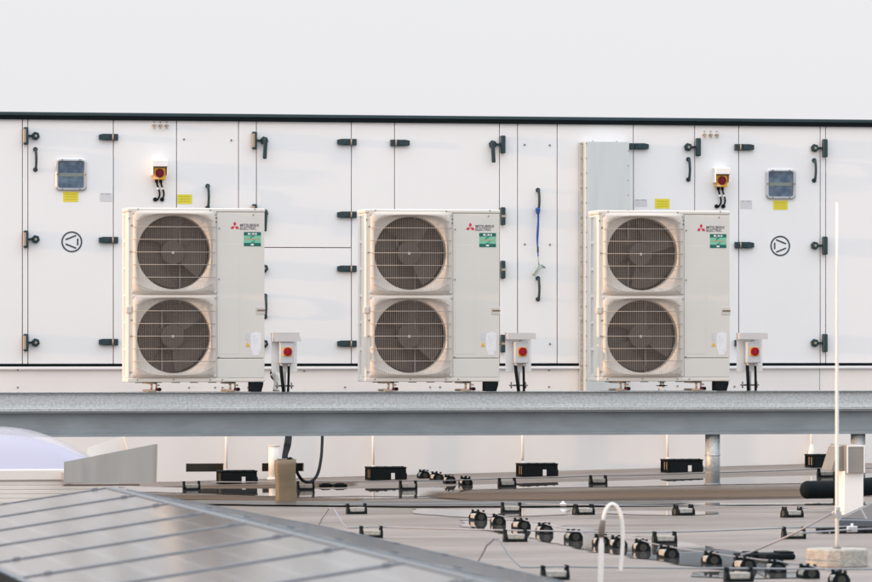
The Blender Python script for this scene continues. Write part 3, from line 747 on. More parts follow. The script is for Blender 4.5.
# ------------------------------------------------------------------ outdoor units
def outdoor_unit():
    W, D_, Hh = 1.05, .33, 1.322
    r_ = empty('outdoor_unit', (0, 0, 0), 'x', 'outdoor unit', 'beige twin-fan outdoor units on the steel beam')
    px = lambda v: (v - 127.3) / 130.1
    pz = lambda v: (381.3 - v) / 131.2
    FZ = [(252.0), (335.9)]
    cx = px(173.6); rad = 36.6 / 130.5; hs = .319
    czs = [pz(252.2), pz(335.8)]
    xl, xr = cx - hs, cx + hs
    # casing: corner posts, sides, back, lid and base pan
    mb = MB()
    mb.box(0, .022, 0, .165, .03, Hh - .03, b=.012, seg=3)                 # front left corner
    mb.box(.0, .02, .255, D_, .03, Hh - .03, b=.006)                        # rear left corner
    for k in range(7):
        z = .03 + (Hh - .085) * k / 6
        mb.box(.002, .016, .164, .256, z, z + .022, b=.003)
    mb.box(.022, W - .022, D_ - .02, D_ - .002, .03, Hh - .03)
    mb.box(W - .02, W, .02, D_, .03, Hh - .03, b=.006)
    mb.box(-.002, W + .002, -.004, D_ + .002, 0, .031, b=.006)
    mb.box(-.004, W + .004, -.006, D_ + .004, Hh - .031, Hh, b=.010, seg=3)
    mb.build('casing', 'beige', r_)
    MB().box(.010, .015, .16, .26, .035, Hh - .035).build('side_coil', 'hood', r_)
    # front panel with the two bell mouths
    mb = MB(); y0, y1 = .0005, .02
    cols_z = [.031, czs[1] - hs, czs[1] + hs, czs[0] - hs, czs[0] + hs, Hh - .031]
    xp = px(216.2)
    mb.box(.018, xl, y0, y1, .031, Hh - .031).box(xr, xp, y0, y1, .031, Hh - .031)
    mb.box(xl, xr, y0, y1, cols_z[0], cols_z[1]).box(xl, xr, y0, y1, cols_z[2], cols_z[3]).box(xl, xr, y0, y1, cols_z[4], cols_z[5])
    mb.build('front_panel', 'beige', r_)
    N = 72
    for cz in czs:
        rings = []
        def rg(fn, y):
            return [(cx + fn(a) * math.cos(a), y, cz + fn(a) * math.sin(a)) for a in (2 * math.pi * i / N for i in range(N))]
        sq = lambda h: (lambda a: h / max(abs(math.cos(a)), abs(math.sin(a))))
        se = lambda h, e: (lambda a: h / ((abs(math.cos(a)) ** e + abs(math.sin(a)) ** e) ** (1 / e)))
        ci = lambda r: (lambda a: r)
        mb = MB()
        rings = [rg(sq(hs), .0), rg(se(hs - .002, 24), -.006), rg(se(hs - .010, 14), -.018), rg(se(hs - .024, 8), -.026), rg(se(hs - .030, 6), -.024), rg(se(hs - .036, 5), -.006),
                 rg(ci(rad + .008), .004), rg(ci(rad + .003), .007), rg(ci(rad), .014), rg(ci(rad - .001), .03), rg(ci(rad - .001), .09)]
        mb.sweep_rings(rings).build('bell_mouth', 'beige_plastic', r_)
    MB().box(.03, xp, .225, .235, .04, Hh - .04).build('heat_exchanger', 'coil', r_)
    MB().box(xp - .012, xp - .004, .03, .225, .04, Hh - .04).build('inner_partition', 'coil', r_)
    # fans
    for k, cz in enumerate(czs):
        fan = MB().cyl((0, .07, 0), (0, .15, 0), .088, .095, n=32).build('fan', 'hub', r_, loc=(cx, 0, cz))
        MB().cyl((0, .060, 0), (0, .0705, 0), .009, .012, n=16).build('fan_nut', 'beige', fan)
        for b in range(3):
            mb = MB(); rows = []
            for i in range(9):
                t = i / 8; r = .085 + (rad - .10) * t; sp = R(34 + 8 * t); lead = R(14 * t + b * 120)
                row = []
                for j in range(7):
                    a = lead + sp * (j / 6 - .5) * 2; y = .075 + .07 * (j / 6) + .006 * math.sin(math.pi * j / 6)
                    row.append((r * math.cos(a), y, r * math.sin(a)))
                rows.append(row)
            for side, off in ((0, 0.0), (1, .004)):
                V = [[mb.bm.verts.new((p[0], p[1] + off, p[2])) for p in row] for row in rows]
                for a_, b_ in zip(V, V[1:]):
                    for j in range(6): mb.bm.faces.new((a_[j], a_[j + 1], b_[j + 1], b_[j])).smooth = True
            mb.build('blade', 'fan', fan)
        fan.rotation_euler = (0, R(17 + 41 * k), 0)
        # motor bracket behind the fan
        MB().box(cx - .075, cx - .062, .19, .205, cz - rad, cz + rad).box(cx + .062, cx + .075, .19, .205, cz - rad, cz + rad).cyl((cx, .16, cz), (cx, .20, cz), .06, n=20).build('motor_bracket', 'bar', r_)
    # wire guards
    for cz in czs:
        mb = MB(); step = .0152; m_ = int((hs - .03) / step)
        yf = -.047
        zt_, zb_ = cz + hs - .012, cz - hs + .012
        for i in range(-m_, m_ + 1):
            x = cx + i * step
            mb.tube([(x, -.012, zb_ + .004), (x, yf + .01, zb_ + .020), (x, yf, zb_ + .045), (x, yf, zt_ - .045), (x, yf + .01, zt_ - .020), (x, -.012, zt_ - .004)], .00105, 4)
        mb.build('guard_wires', 'vwire', r_)
        mb = MB()
        for k in range(5):
            z = cz + (2 - k) * .0955 + .002
            xa, xb = cx - hs + .004, cx + hs - .004
            mb.tube([(xa, -.004, z), (xa + .012, yf - .001, z), (xb - .012, yf - .001, z), (xb, -.004, z)], .0026, 6)
        for s_ in (1, -1):
            zz = cz + s_ * (hs - .03)
            pts = [(cx - hs + .01, -.01, zz - s_ * .055)] + [(cx - hs * .86 + hs * 1.72 * t, yf + .008, zz - s_ * .05 * (2 * t - 1) ** 4 + s_ * .006) for t in [i / 10 for i in range(11)]] + [(cx + hs - .01, -.01, zz - s_ * .055)]
            mb.tube(pts, .0024, 6)
        mb.build('guard_frame', 'wire', r_)
        mb = MB()
        for sx in (-1, 1):
            for sz in (-1, 1):
                mb.box(cx + sx * (hs - .008) - .012, cx + sx * (hs - .008) + .012, -.012, -.0, cz + sz * (hs - .02) - .010, cz + sz * (hs - .02) + .010, b=.003)
        mb.build('guard_clip', 'hood', r_)
    # service panels on the right
    zs = pz(357.6)
    mb = MB().box(xp + .002, W - .001, -.003, .02, zs + .002, Hh - .032, b=.003)
    o1 = mb.build('service_panel', 'beige', r_)
    MB().box(px(218.5), px(239), -.0042, -.0025, pz(353.5), pz(243.8), b=.001).build('panel_emboss', 'beige', o1)
    MB().box(xp + .002, W - .001, -.003, .02, .032, zs - .002, b=.003).build('lower_panel', 'beige', r_)
    # grips
    for a, b in ((px(255.2), W + .003),):
        MB().box(a, b, -.006, .0, pz(313.8), pz(306.3), b=.003).build('grip', 'beige_plastic', r_)
        MB().box(a + .008, b + .001, -.0075, -.004, pz(310.6), pz(309.0)).build('grip_slot', 'tan', r_)
    MB().box(-.010, .030, -.010, .05, pz(312.8), pz(305.8), b=.006).build('left_grip', 'beige_plastic', r_)
    # screws
    mb = MB()
    for a, b in ((214.6, 213.5), (215.6, 217.5), (215.6, 221.5), (214.5, 226.5), (218.5, 228.0), (214.6, 291.5), (214.6, 296.5), (218.3, 278.5), (218.0, 356.5), (214.6, 375.2),
                 (133.3, 212.8), (128.8, 218.5), (131.2, 225.5), (130.5, 251.5), (133.2, 291), (133.2, 296.5), (131, 319.5), (130.6, 335.5), (130, 371.5), (133.2, 375.2),
                 (137, 379), (173, 378.8), (209.3, 379), (221.5, 379), (252.5, 214.5), (214, 311.5), (137.5, 209.2), (209.5, 209.8), (254, 208.9)):
        mb.cyl((px(a), -.0005, pz(b)), (px(a), -.009, pz(b)), .0062, .005, n=8)
    mb.build('panel_screws', 'screw', r_)
    # labels
    S = 1 / 130.6
    lx, lz = px(234), pz(225.2)
    mb = MB()
    def rhomb(ang):
        c0 = Vector((lx, 0, lz - .006)); d = Vector((math.sin(ang), 0, math.cos(ang))); e = Vector((math.cos(ang), 0, -math.sin(ang)))
        L = .038; w_ = .0125
        pts = [c0 + d * .002, c0 + d * (L * .5) + e * w_, c0 + d * L, c0 + d * (L * .5) - e * w_]
        mb.prism([(p_.x, p_.z) for p_ in pts], -.0046, -.0028)
    for a in (0, R(118), R(-118)): rhomb(a)
    mb.build('logo', 'logo_red', r_)
    text_part('brand_text', 'MITSUBISHI', .029, 'logo_ink', r_, (px(239.3), -.0036, pz(226.0)), width=18.7 * S, bold=.0006)
    text_part('brand_text', 'ELECTRIC', .029, 'logo_ink', r_, (px(239.3), -.0036, pz(229.2)), width=16.3 * S, bold=.0006)
    x0_, x1_ = px(243.1), px(260.2)
    s1 = MB().box(x0_, x1_, -.0042, -.0028, pz(245.7), pz(231.5)).build('refrigerant_label', 'mint', r_)
    MB().box(x0_, x1_, -.0050, -.0041, pz(235), pz(231.5)).box(x0_, x1_, -.0050, -.0041, pz(245.7), pz(242.4)).build('label_band', 'dgreen', s1)
    for a, b, c, d_ in ((247, 249.5, 234.2, 232.6), (250, 250.9, 233.9, 233.3), (251.5, 253.4, 234.2, 232.6), (254.2, 256, 234.2, 232.7), (250, 253, 244.9, 243.3)):
        MB().box(px(a), px(b), -.0056, -.0049, pz(c), pz(d_)).build('label_mark', 'white_print', s1)
    MB().box(px(244.5), px(258.8), -.0050, -.0041, pz(239.0), pz(238.3)).build('label_line', 'orange_print', s1)
    mb = MB().tube([(px(253), -.0046, pz(235.6)), (px(250.5), -.0046, pz(236.2)), (px(249.6), -.0046, pz(237.8))], .003, 5).tube([(px(250.5), -.0046, pz(241.8)), (px(253), -.0046, pz(241.2)), (px(253.8), -.0046, pz(239.6))], .003, 5)
    mb.build('label_arrows', 'dgreen', s1)
    mb = MB()
    w_ = [(250.2, 333.4), (252, 332.3), (254.5, 331.9), (255.5, 330.2), (256.5, 331.9), (258.8, 332.1), (260.6, 333.6), (260.3, 344), (260.4, 350.5), (258.4, 351.2), (258.4, 354.6), (252.2, 354.8), (251.6, 352), (250.4, 349), (250, 340)]
    mb.prism([(px(a), pz(b)) for a, b in w_], -.0046, -.0028)
    p1 = mb.build('paper_notice', 'paper', r_)
    mb = MB()
    for b, a0, a1 in ((335, 251.5, 255), (336.2, 252, 254), (335, 257.5, 260), (338, 252, 258), (340, 251.8, 257), (342, 252, 256)): mb.box(px(a0), px(a1), -.0054, -.0045, pz(b + .3), pz(b))
    mb.build('notice_text', 'label_grey', p1)
    MB().box(px(245.2), px(248.9), -.0045, -.0028, pz(340), pz(332.2)).build('grey_label', 'label_grey', r_)
    MB().prism([(px(244.4), pz(346.2)), (px(249.3), pz(346.2)), (px(246.9), pz(341.6))], -.0045, -.0028).build('warning_triangle', 'amber', r_)
    # feet and fixings under the base pan
    gap = zfoot
    for a in (153, 231.5):
        x = px(a)
        f_ = MB().box(x - .045, x + .03, .015, .30, -.014, -.001, b=.002).box(x - .045, x + .02, .0, .30, -gap, -gap + .016, b=.003).cyl((x - .012, .03, -gap + .014), (x - .012, .03, -.012), .009, n=8).cyl((x + .026, .03, -gap + .014), (x + .026, .03, .0), .006, n=8).box(x + .02, x + .05, .02, .05, -.03, -.018, b=.003)
        f_ = f_.build('mounting_foot', 'brass', r_)
        MB().cyl((x + .03, -.004, -gap + .018), (x + .03, .04, -gap + .018), .013, n=12).cyl((x + .048, .0, -gap + .018), (x + .048, .04, -gap + .018), .014, n=12).build('foot_cap', 'black', f_)
        MB().cyl((x + .024, -.008, -gap + .018), (x + .024, -.003, -gap + .018), .010, n=10).build('foot_plug', 'dark_red', f_)
    for k in range(6): MB().box(.06 + k * .14, .12 + k * .14, .002, .02, -.006, -.001).build('drain_slot', 'black', r_)
    x = px(250.6)
    MB().prism([(x, -gap), (x + .078, -gap), (x + .092, -gap * .35), (x + .094, -.001), (x, -.001)], .0, .16).build('pipe_cover', 'black', r_)
    return r_
zfoot = AZ(381.6, YU) - z1
print('foot gap', zfoot)
u1 = outdoor_unit()
ulabels = ['beige twin-fan outdoor unit nearest the domed skylight, leftmost of three on the beam', 'beige twin-fan outdoor unit in the middle of the three on the beam',
           'beige twin-fan outdoor unit in front of the tall galvanised duct, rightmost of three']
uu = [u1]
for k, pxl in enumerate((127.6, 365.2, 598.0)):
    o = u1 if k == 0 else copy_tree(u1)
    o['label'] = ulabels[k]; o.location = (AX(pxl, YU), YU, z1 + zfoot); uu.append(o)
    if k:
        for c in kids(o):
            if c.name.startswith('fan') : c.rotation_euler = (0, R(random.uniform(0, 120)), 0)

# white hose and clamp under the rightmost unit
x = AX(663.5, YU); 
o = MB().cyl((x, YU + .05, z1), (x, YU + .05, z1 + zfoot - .003), .018, n=14).cyl((x, YU + .05, z1), (x, YU + .05, z1 + .02), .03, n=14).build('drain_spout', 'pvc', None, org=(x, YU + .05, z1))
tag(o, 'short white drain spout with dark clamp under the rightmost outdoor unit', 'spout')
MB().cyl((x, YU + .05, z1 + .034), (x, YU + .05, z1 + .046), .0215, n=14).box(x - .05, x + .035, YU + .02, YU + .03, z1 + .036, z1 + .043).build('hose_clamp', 'black', o, org=(x, YU + .05, z1))

# ------------------------------------------------------------------ isolator switches next to the units
def isolator(px0, label, bx=0.0, dxc=0.0, flip=False):
    """px0: left edge of the white plate"""
    Y = YU + .04; X = lambda v: AX(px0 + v, Y); Z = lambda v: AZ(v, Y)
    org = (X(13), Y, z1)
    r_ = empty('isolator_switch', org, label, 'switch', 'isolator switches on white plates beside the outdoor units')
    B = lambda mb, n, m, par=None: mb.build(n, m, par or r_, org=org)
    B(MB().box(X(0), X(25.8), Y, Y + .004, Z(371.8), Z(338), b=.0015), 'mounting_plate', 'plate')
    hd = MB(); s_ = 2 if flip else 0
    a0, a1 = X(-.5), X(28 if not flip else 27)
    top, bot = Z(333.2), Z(341.5 if not flip else 339.2)
    hd.prism([(a0, top), (a1 - .02, top), (a1, bot), (a0 + .012, bot)], Y - .105, Y - .101) if not flip else hd.box(a0, a1, Y - .13, Y - .126, bot, top)
    hd.box(a0, a1 - .01, Y - .105, Y + .004, top - .001, top + .003)
    hd.prism([(a0 , top), (a0 + .003, top), (a0 + .006, bot), (a0 + .003, bot)], Y - .10, Y)
    B(hd, 'rain_hood', 'hood')
    x0, x1 = X(6.8 + bx), X(20.6 + bx)
    bz0, bz1 = Z(363.2), Z(341.8)
    bo = B(MB().box(x0, x1, Y - .09, Y - .001, bz0, bz1, b=.006), 'enclosure', 'grey_box')
    kx, kz = X(14.6 + bx), Z(351.6)
    B(MB().box(X(9.8 + bx), X(18.6 + bx), Y - .0935, Y - .0895, Z(356.2), Z(347.2)), 'yellow_plate', 'yellow', bo)
    B(MB().cyl((kx, Y - .093, kz), (kx, Y - .106, kz), .033, .031, n=32).box(kx - .005, kx + .005, Y - .116, Y - .105, kz - .026, kz + .026, b=.003), 'switch_knob', 'red', bo)
    B(MB().ring((x0 + x1) / 2, bz1 + .0, .010, .015, Y - .05, Y - .046, 18), 'hanging_loop', 'screw', bo)
    mb = MB()
    for v in (8.6 + bx, 15.8 + bx): mb.cyl((X(v) + .01, Y - .045, bz0 + .002), (X(v) + .01, Y - .045, bz0 - .022), .017, .014, n=12)
    B(mb, 'cable_gland', 'grey_box', bo)
    for v, w in ((8.6, 11.2 + dxc), (16.5, 15.8 if not flip else 17.0)):
        wv = w
        pts = [(X(v + bx), Y - .045, bz0 - .018), (X(v + bx + (wv - v) * .15), Y - .05, bz0 - .07), (X(v + bx + (wv - v) * .6), Y - .05, bz0 - .15), (X(bx + wv), Y - .045, z1 + .0)]
        B(MB().tube(pts, .0135 if v < 12 else .010, 10), 'cable', 'rubber')
    B(MB().box(X(12.2), X(14.8), Y + .005, Y + .03, z1, Z(345), b=.002), 'stand', 'alu')
    mb = MB().box(X(7.6), X(19.5), Y + .0, Y + .012, Z(386.4), Z(384.6), b=.002)
    for v in (5.6, 20): mb.cyl((X(v), Y - .01, Z(388.5)), (X(v), Y - .01, Z(382)), .006, n=6).box(X(v) - .016, X(v) + .016, Y - .02, Y, Z(386.3), Z(384.8), b=.002)
    B(mb, 'clamp_bolts', 'screw')
    return r_
isolator(271.3, 'red and yellow isolator switch on a white plate, right of the leftmost outdoor unit')
isolator(505.4, 'red and yellow isolator switch on a white plate, right of the middle outdoor unit', bx=.3, flip=True, dxc=.5)
isolator(736.6, 'red and yellow isolator switch on a white plate, right of the rightmost outdoor unit', bx=.6, flip=True, dxc=-1.5)
o = cable_obj('conduit_hose', [(276, 391, YU + .2), (277.3, 383, YU + .22), (276, 376, YU + .22), (272.8, 372.5, YU + .22)], .028, 'pvc', 'short pale hose under the left white switch plate', 'hose')
o = cable_obj('black_hose', [(280, 378, YU + .28), (276, 379.5, YU + .27), (272.8, 377, YU + .26), (271.9, 373, YU + .26), (273, 370, YU + .26)], .015, 'rubber', 'short black bent hose behind the left white switch plate', 'hose')

# ------------------------------------------------------------------ lightning conductor holders
def holder():
    r_ = empty('wire_holder', (0, 0, 0), 'x', 'wire holder', 'black and grey lightning wire holders on the roof')
    L, W_, h = .132, .085, .046
    prof = [(-W_ / 2, 0), (W_ / 2, 0), (W_ / 2, .028), (W_ / 2 - .013, .050), (.014, .060), (-.014, .060), (-W_ / 2 + .013, .050), (-W_ / 2, .028)]
    def cheek(x0, x1):
        mb = MB(); A = [mb.bm.verts.new((x0, y, z)) for y, z in prof]; B = [mb.bm.verts.new((x1, y, z)) for y, z in prof]; n = len(prof)
        for i in range(n): mb.bm.faces.new((A[i], A[(i + 1) % n], B[(i + 1) % n], B[i]))
        mb.bm.faces.new(A[::-1]); mb.bm.faces.new(B)
        for y in (-.018, .018): mb.cyl(((x0 + x1) / 2, y, .05), ((x0 + x1) / 2, y, .071), .008, .009, n=8)
        return mb
    mb = cheek(-L / 2, -L / 2 + .013).build('end_cheek', 'black', r_)
    mb = cheek(L / 2 - .013, L / 2).build('end_cheek', 'black', r_)
    MB().box(-L / 2 + .012, L / 2 - .012, -W_ / 2 - .001, W_ / 2 + .001, 0, .014, b=.003).build('base_tray', 'black', r_)
    MB().box(-L / 2 + .013, L / 2 - .013, -W_ / 2 + .006, W_ / 2 - .006, .014, h, b=.006).build('concrete_block', 'concrete', r_)
    MB().cyl((-L / 2 - .001, 0, .026), (-L / 2 - .004, 0, .026), .02, n=14).build('end_plug', 'plug', r_)
    MB().cyl((L / 2 + .001, 0, .026), (L / 2 + .004, 0, .026), .02, n=14).build('end_plug', 'plug', r_)
    return r_
H0 = holder(); hused = [False]
def put_holder(px, py, label, rz=0.0):
    q_ = G(px, py)
    if not hused[0]: o = H0; hused[0] = True; o.location = q_; o.rotation_euler = (0, 0, rz); o['label'] = label
    else: o = copy_tree(H0, loc=q_, rz=rz, label=label)
    o.rotation_euler[0] = R(random.uniform(-1.6, 1.6)); o.rotation_euler[1] = R(random.uniform(-1.2, 1.2))
    return o
wide = [(191.5, 490, 'wire holder on the far wire, left of the first black box', 0), (408, 489.5, 'wire holder on the far wire, just below the second black box', 0),
        (305.5, 490, 'wire holder on the far wire, beside the tan duct', 0), (507, 486.8, 'wire holder on the far wire, left of and below the third black box', 0),
        (598, 484.2, 'wire holder on the far wire, between the third black box and the steel post', 0), (826, 477, 'wire holder on the far wire, just left of the metal topped vent box', 0),
        (356.5, 513.8, 'wire holder right of the tan duct on the second wire, nearest the wire peak', .0), (511, 512.5, 'wire holder on the second wire, behind the puddle holders', .0),
        (583.5, 514.5, 'wire holder on the second wire, left of the white arched pipe top', .25), (683.5, 515, 'wire holder on the second wire, below the round steel post', .3),
        (792, 517.2, 'wire holder on the second wire, left of the thin upright rod', .3),
        (371, 537.6, 'wire holder on the third wire, touching the solar panel edge', 0), (515, 541.5, 'wire holder on the third wire, among the diagonal holders', 0),
        (664.5, 543.5, 'wire holder on the third wire, right of the white arched pipe', 0), (793.5, 538.5, 'wire holder on the third wire, behind the slanting wire to the rod', 0),
        (555, 579.5, 'wire holder on the nearest wire, left of the white arched pipe', 0), (738.5, 581.5, 'wire holder on the nearest wire, below the diagonal row', 0)]
for px, py, lb, rz in wide: put_holder(px, py, lb, rz + random.uniform(-.03, .03))
diag = [(423.5, 479.6), (436.5, 481.8), (449.5, 484.8), (465.5, 486.6), (478, 522), (498, 526.4), (521, 530.6), (544.3, 535.5), (573.3, 542.5), (601, 547.5), (617.8, 549.5), (641.3, 553), (668, 559.5), (711.5, 566), (744.5, 571), (775.5, 574.5), (808, 579.5), (839, 586)]
a, b = G(478, 520), G(808, 577)
dang = math.atan2(b.y - a.y, b.x - a.x)
onames = ['first', 'second', 'third', 'fourth', 'fifth', 'sixth', 'seventh', 'eighth', 'ninth', 'tenth', 'eleventh', 'twelfth', 'thirteenth', 'fourteenth']
for k, (px, py) in enumerate(diag):
    lb = f'{onames[k]} wire holder from the left in the far cluster beside the second black box' if k < 4 else f'{onames[k - 4]} wire holder from the far end of the long diagonal row'
    put_holder(px, py - 1.5, lb, dang + R(0) + random.uniform(-.10, .10))

def wire(pts, label, r=.004, dz=.064, m='vinyl', sag=.004):
    out = []
    ps = []
    for p_ in pts:
        if len(p_) == 2: v = G(p_[0], p_[1]); v.z += dz
        else:
            v = G(p_[0], p_[1]); v.z += p_[2]
        ps.append(v)
    for a_, b_ in zip(ps, ps[1:]):
        for k in range(5):
            t = k / 5; v = a_.lerp(b_, t); v.z -= sag * math.sin(math.pi * t); out.append(v)
    out.append(ps[-1])
    o = MB().tube(out, r, 6).build('lightning_wire', m, None, org=out[0]); tag(o, label, 'wire', 'thin lightning conductor wires on the roof')
    return o
wire([(90, 489.6), (191.5, 489.6), (305.5, 489.6), (408, 489.1), (507, 486.4), (598, 483.8), (700, 481), (826, 476.6), (900, 474.8)], 'thin wire on the far holders nearest the pale wall', r=.0042)
wire([(330, 514.2), (356.5, 513.4), (511, 512.1), (583.5, 514.1), (683.5, 514.6), (792, 516.8), (835, 518)], 'thin pale wire on the second line of holders')
def apx(px, py_ground, up): return (px, py_ground, up)
wire([apx(318, 531, .03), apx(322, 533, .09), apx(329, 535.5, .165), apx(334, 536, .165), apx(342, 537, .09), apx(347, 537.4, .058), (371, 537.2), (515, 541.1), (664.5, 543.1), (793.5, 538.1), (850, 537)], 'thin wire on the third line of holders with a raised peak at its left end', r=.0045, sag=.002)
wire([apx(477, 575, .06), apx(487, 577, .16), apx(494, 578, .195), apx(499, 578, .195), apx(510, 578.5, .11), apx(521, 579, .06), (555, 579.2), (738.5, 581.2), (900, 582)], 'thin wire nearest the camera with a raised peak at its left end', r=.0045, sag=.002)
wire([(x_, y_ - 1.5) for x_, y_ in diag[:4]], 'short thin wire over the far cluster of holders', r=.0035)
wire([(x_, y_ - 1.5) for x_, y_ in diag[4:]], 'thin wire running diagonally over the long row of holders', r=.0038)
print('dang', math.degrees(dang))
rodb = G(837, 566)
# ------------------------------------------------------------------ lightning rod on its concrete foot
o = empty('lightning_rod', rodb, 'thin tall pale rod standing in a round concrete foot at the right', 'lightning rod')
s = F / (rodb - CAM).dot(FW)
rt = (566 - 197) / s * 0.985
rad = 31 / s
MB().rot(Matrix.Identity(4)).sweep_rings([[(r_ * math.cos(2 * math.pi * i / 16 + .2) , r_ * math.sin(2 * math.pi * i / 16 + .2), z) for i in range(16)] for r_, z in ((rad * .98, 0), (rad, .006), (rad, .084), (rad * .975, .092), (.001, .0925))], smooth=False).build('concrete_foot', 'concrete', o)
MB().tube([(0, 0, .09), (0, 0, .35), (0, 0, .9), (0, 0, rt * .8), (0, 0, rt)], .01, 12, radii=[.0098, .0095, .009, .0065, .0055]).build('rod', 'rodm', o)
zc = (558 - 504) / s
MB().box(-.014, .014, -.018, .012, zc - .03, zc + .03, b=.004).box(-.028, .022, -.012, .006, zc - .012, zc + .004, b=.003).cyl((.0, -.028, zc + .015), (0, -.01, zc + .015), .007, n=8).build('rod_clamp', 'alu', o)
MB().cyl((0, 0, .092), (0, 0, .104), .022, .018, n=12).build('rod_socket', 'screw', o)
# slanting wire from the clamp to the roof line, and one going right
cp = rodb + Vector((-.015, 0, zc))
e1 = G(750, 562); e1.z += .05
o = MB().tube([cp, cp.lerp(e1, .5) - Vector((0, 0, .01)), e1, e1 + Vector((-.05, .0, -.01))], .0058, 8).build('lightning_wire', 'vinyl', None, org=cp)
tag(o, 'pale wire slanting from the clamp on the upright rod down to the diagonal row', 'wire', 'thin lightning conductor wires on the roof')
e2 = G(900, 545); e2.z += .1; e3 = G(852, 545); e3.z += .09
cp2 = rodb + Vector((-.09, .35, .16))
o = MB().tube([cp2, e3 + Vector((0, 0, .0)), e2], .0052, 8).build('lightning_wire', 'vinyl', None, org=cp2)
tag(o, 'pale wire running right behind the rod towards the frame edge', 'wire', 'thin lightning conductor wires on the roof')
MB().box(-.03, .03, -.015, .015, -.015, .02, b=.004, mtx=Matrix.Translation(e3)).cyl(e3 + Vector((0, 0, .0)), e3 + Vector((0, 0, .035)), .008, n=8).build('wire_clamp', 'alu', o, org=cp2)

# ------------------------------------------------------------------ white arched pipe in front
q = G(601, 590); Yp = q.y
pp = lambda px, py: P(px, py, Yp)
ctrl = [(600.5, 600), (600.5, 580), (601, 560), (601.3, 540), (602, 528), (603.5, 518), (606.5, 509), (611.5, 504.2), (617, 507), (621, 515.5), (622.6, 528), (622.6, 545), (621.6, 560), (620.4, 572)]
pts = []
cp_ = [pp(a, b) for a, b in ctrl]
for i in range(len(cp_) - 1):
    p0 = cp_[max(i - 1, 0)]; p1 = cp_[i]; p2 = cp_[i + 1]; p3 = cp_[min(i + 2, len(cp_) - 1)]
    for k in range(4):
        t = k / 4
        pts.append(0.5 * ((2 * p1) + (p2 - p0) * t + (2 * p0 - 5 * p1 + 4 * p2 - p3) * t * t + (3 * p1 - p0 - 3 * p2 + p3) * t ** 3))
pts.append(cp_[-1])
base = Vector((cp_[0].x, Yp, gz(cp_[0].x, Yp)))
pts[0] = base
o = empty('arched_pipe', base, 'white pipe bent over in an arch with a brown tape wrap, near the bottom edge', 'pipe')
MB().tube(pts, .0095, 14, radii=[.0135 if i < 12 else .0095 for i in range(len(pts))]).build('pipe', 'pvc', o, org=base)
MB().tube([pp(601.3, 537), pp(601.6, 532), pp(602, 527), pp(603.2, 520)], .0165, 14, radii=[.0145, .0155, .015, .0125]).build('tape_wrap', 'brown', o, org=base)
MB().cyl(base, base + Vector((0, 0, .03)), .035, .02, n=20).build('roof_collar', 'black', o, org=base)

# ------------------------------------------------------------------ vent box at the right, black insulated pipe
q = G(854, 515); Y = q.y
X = lambda v: AX(v, Y); Z = lambda v: AZ(v, Y)
o = empty('vent_box', (X(854), Y, gz(X(854), Y)), 'pale square upright duct with a grey metal hood, right of the thin rod', 'vent')
org = o.location.copy()
MB().box(X(844), X(863.5), Y, Y + .14, org.z, Z(473.5), b=.004).build('duct', 'plate', o, org=org)
rings = [[(X(842), Y - .02, Z(475)), (X(863.5), Y - .02, Z(475)), (X(863.5), Y + .30, Z(475)), (X(842), Y + .30, Z(475))],
         [(X(843.5), Y - .03, Z(447)), (X(863.8), Y - .03, Z(447)), (X(863.8), Y + .36, Z(447)), (X(843.5), Y + .36, Z(447))]]
x0, x1 = X(845.4), X(863.6)
MB().box(x0, x1, Y - .03, Y + .37, Z(475), Z(446.6), b=.002).build('metal_hood', 'hood_grey', o, org=org)
xa, xb, za, zb_ = x0, x1, Z(475), Z(446.6)
mb = MB().box(xa, xb, Y - .034, Y - .031, zb_ - .012, zb_).box(xa, xa + .010, Y - .034, Y - .031, za, zb_ - .012).box(xb - .008, xb, Y - .034, Y - .031, za, zb_ - .012)
mb.build('hood_rim', 'plate', o, org=org)
MB().prism([(X(833.5), Z(472.5)), (x0 - .002, Z(474)), (x0 - .002, Z(447.5)), (X(841), Z(448.5))], Y + .05, Y + .30).build('side_baffle', 'hood_grey', o, org=org)
cable_obj('insulated_pipe', [(806, 489.8, 31.4), (812, 489.6, 31.4), (836, 489.2, 31.4), (862, 487.0, 31.4), (900, 483.5, 31.4)], .062, 'rubber', 'thick black insulated pipe lying behind the pale vent box', 'pipe', n=24)
mb = MB(); pz_ = P(807, 489.8, 31.4)
e_ = bpy.data.objects
o = e_[[x.name for x in COL.objects if x.name.startswith('insulated_pipe')][0]]
mb.sweep_rings([[(pz_.x - .05 * math.sin(t * math.pi / 2) + .0, pz_.y + .062 * math.cos(t * math.pi / 2) * math.cos(a), pz_.z + .062 * math.cos(t * math.pi / 2) * math.sin(a)) for a in [2 * math.pi * i / 24 for i in range(24)]] for t in (0, .3, .6, .85, .98)], cap=True)
mb.build('pipe_end', 'rubber', o, org=o.location.copy())
q1 = P(838, 480, 32.9)
o = MB().box(q1.x - .03, q1.x + .03, q1.y - .02, q1.y + .03, gz(q1.x, q1.y), q1.z + .12, b=.006).build('pipe_support', 'black', None, org=(q1.x, q1.y, gz(q1.x, q1.y)))
tag(o, 'black upright pipe support behind the thin rod, under the metal hood', 'pipe support')

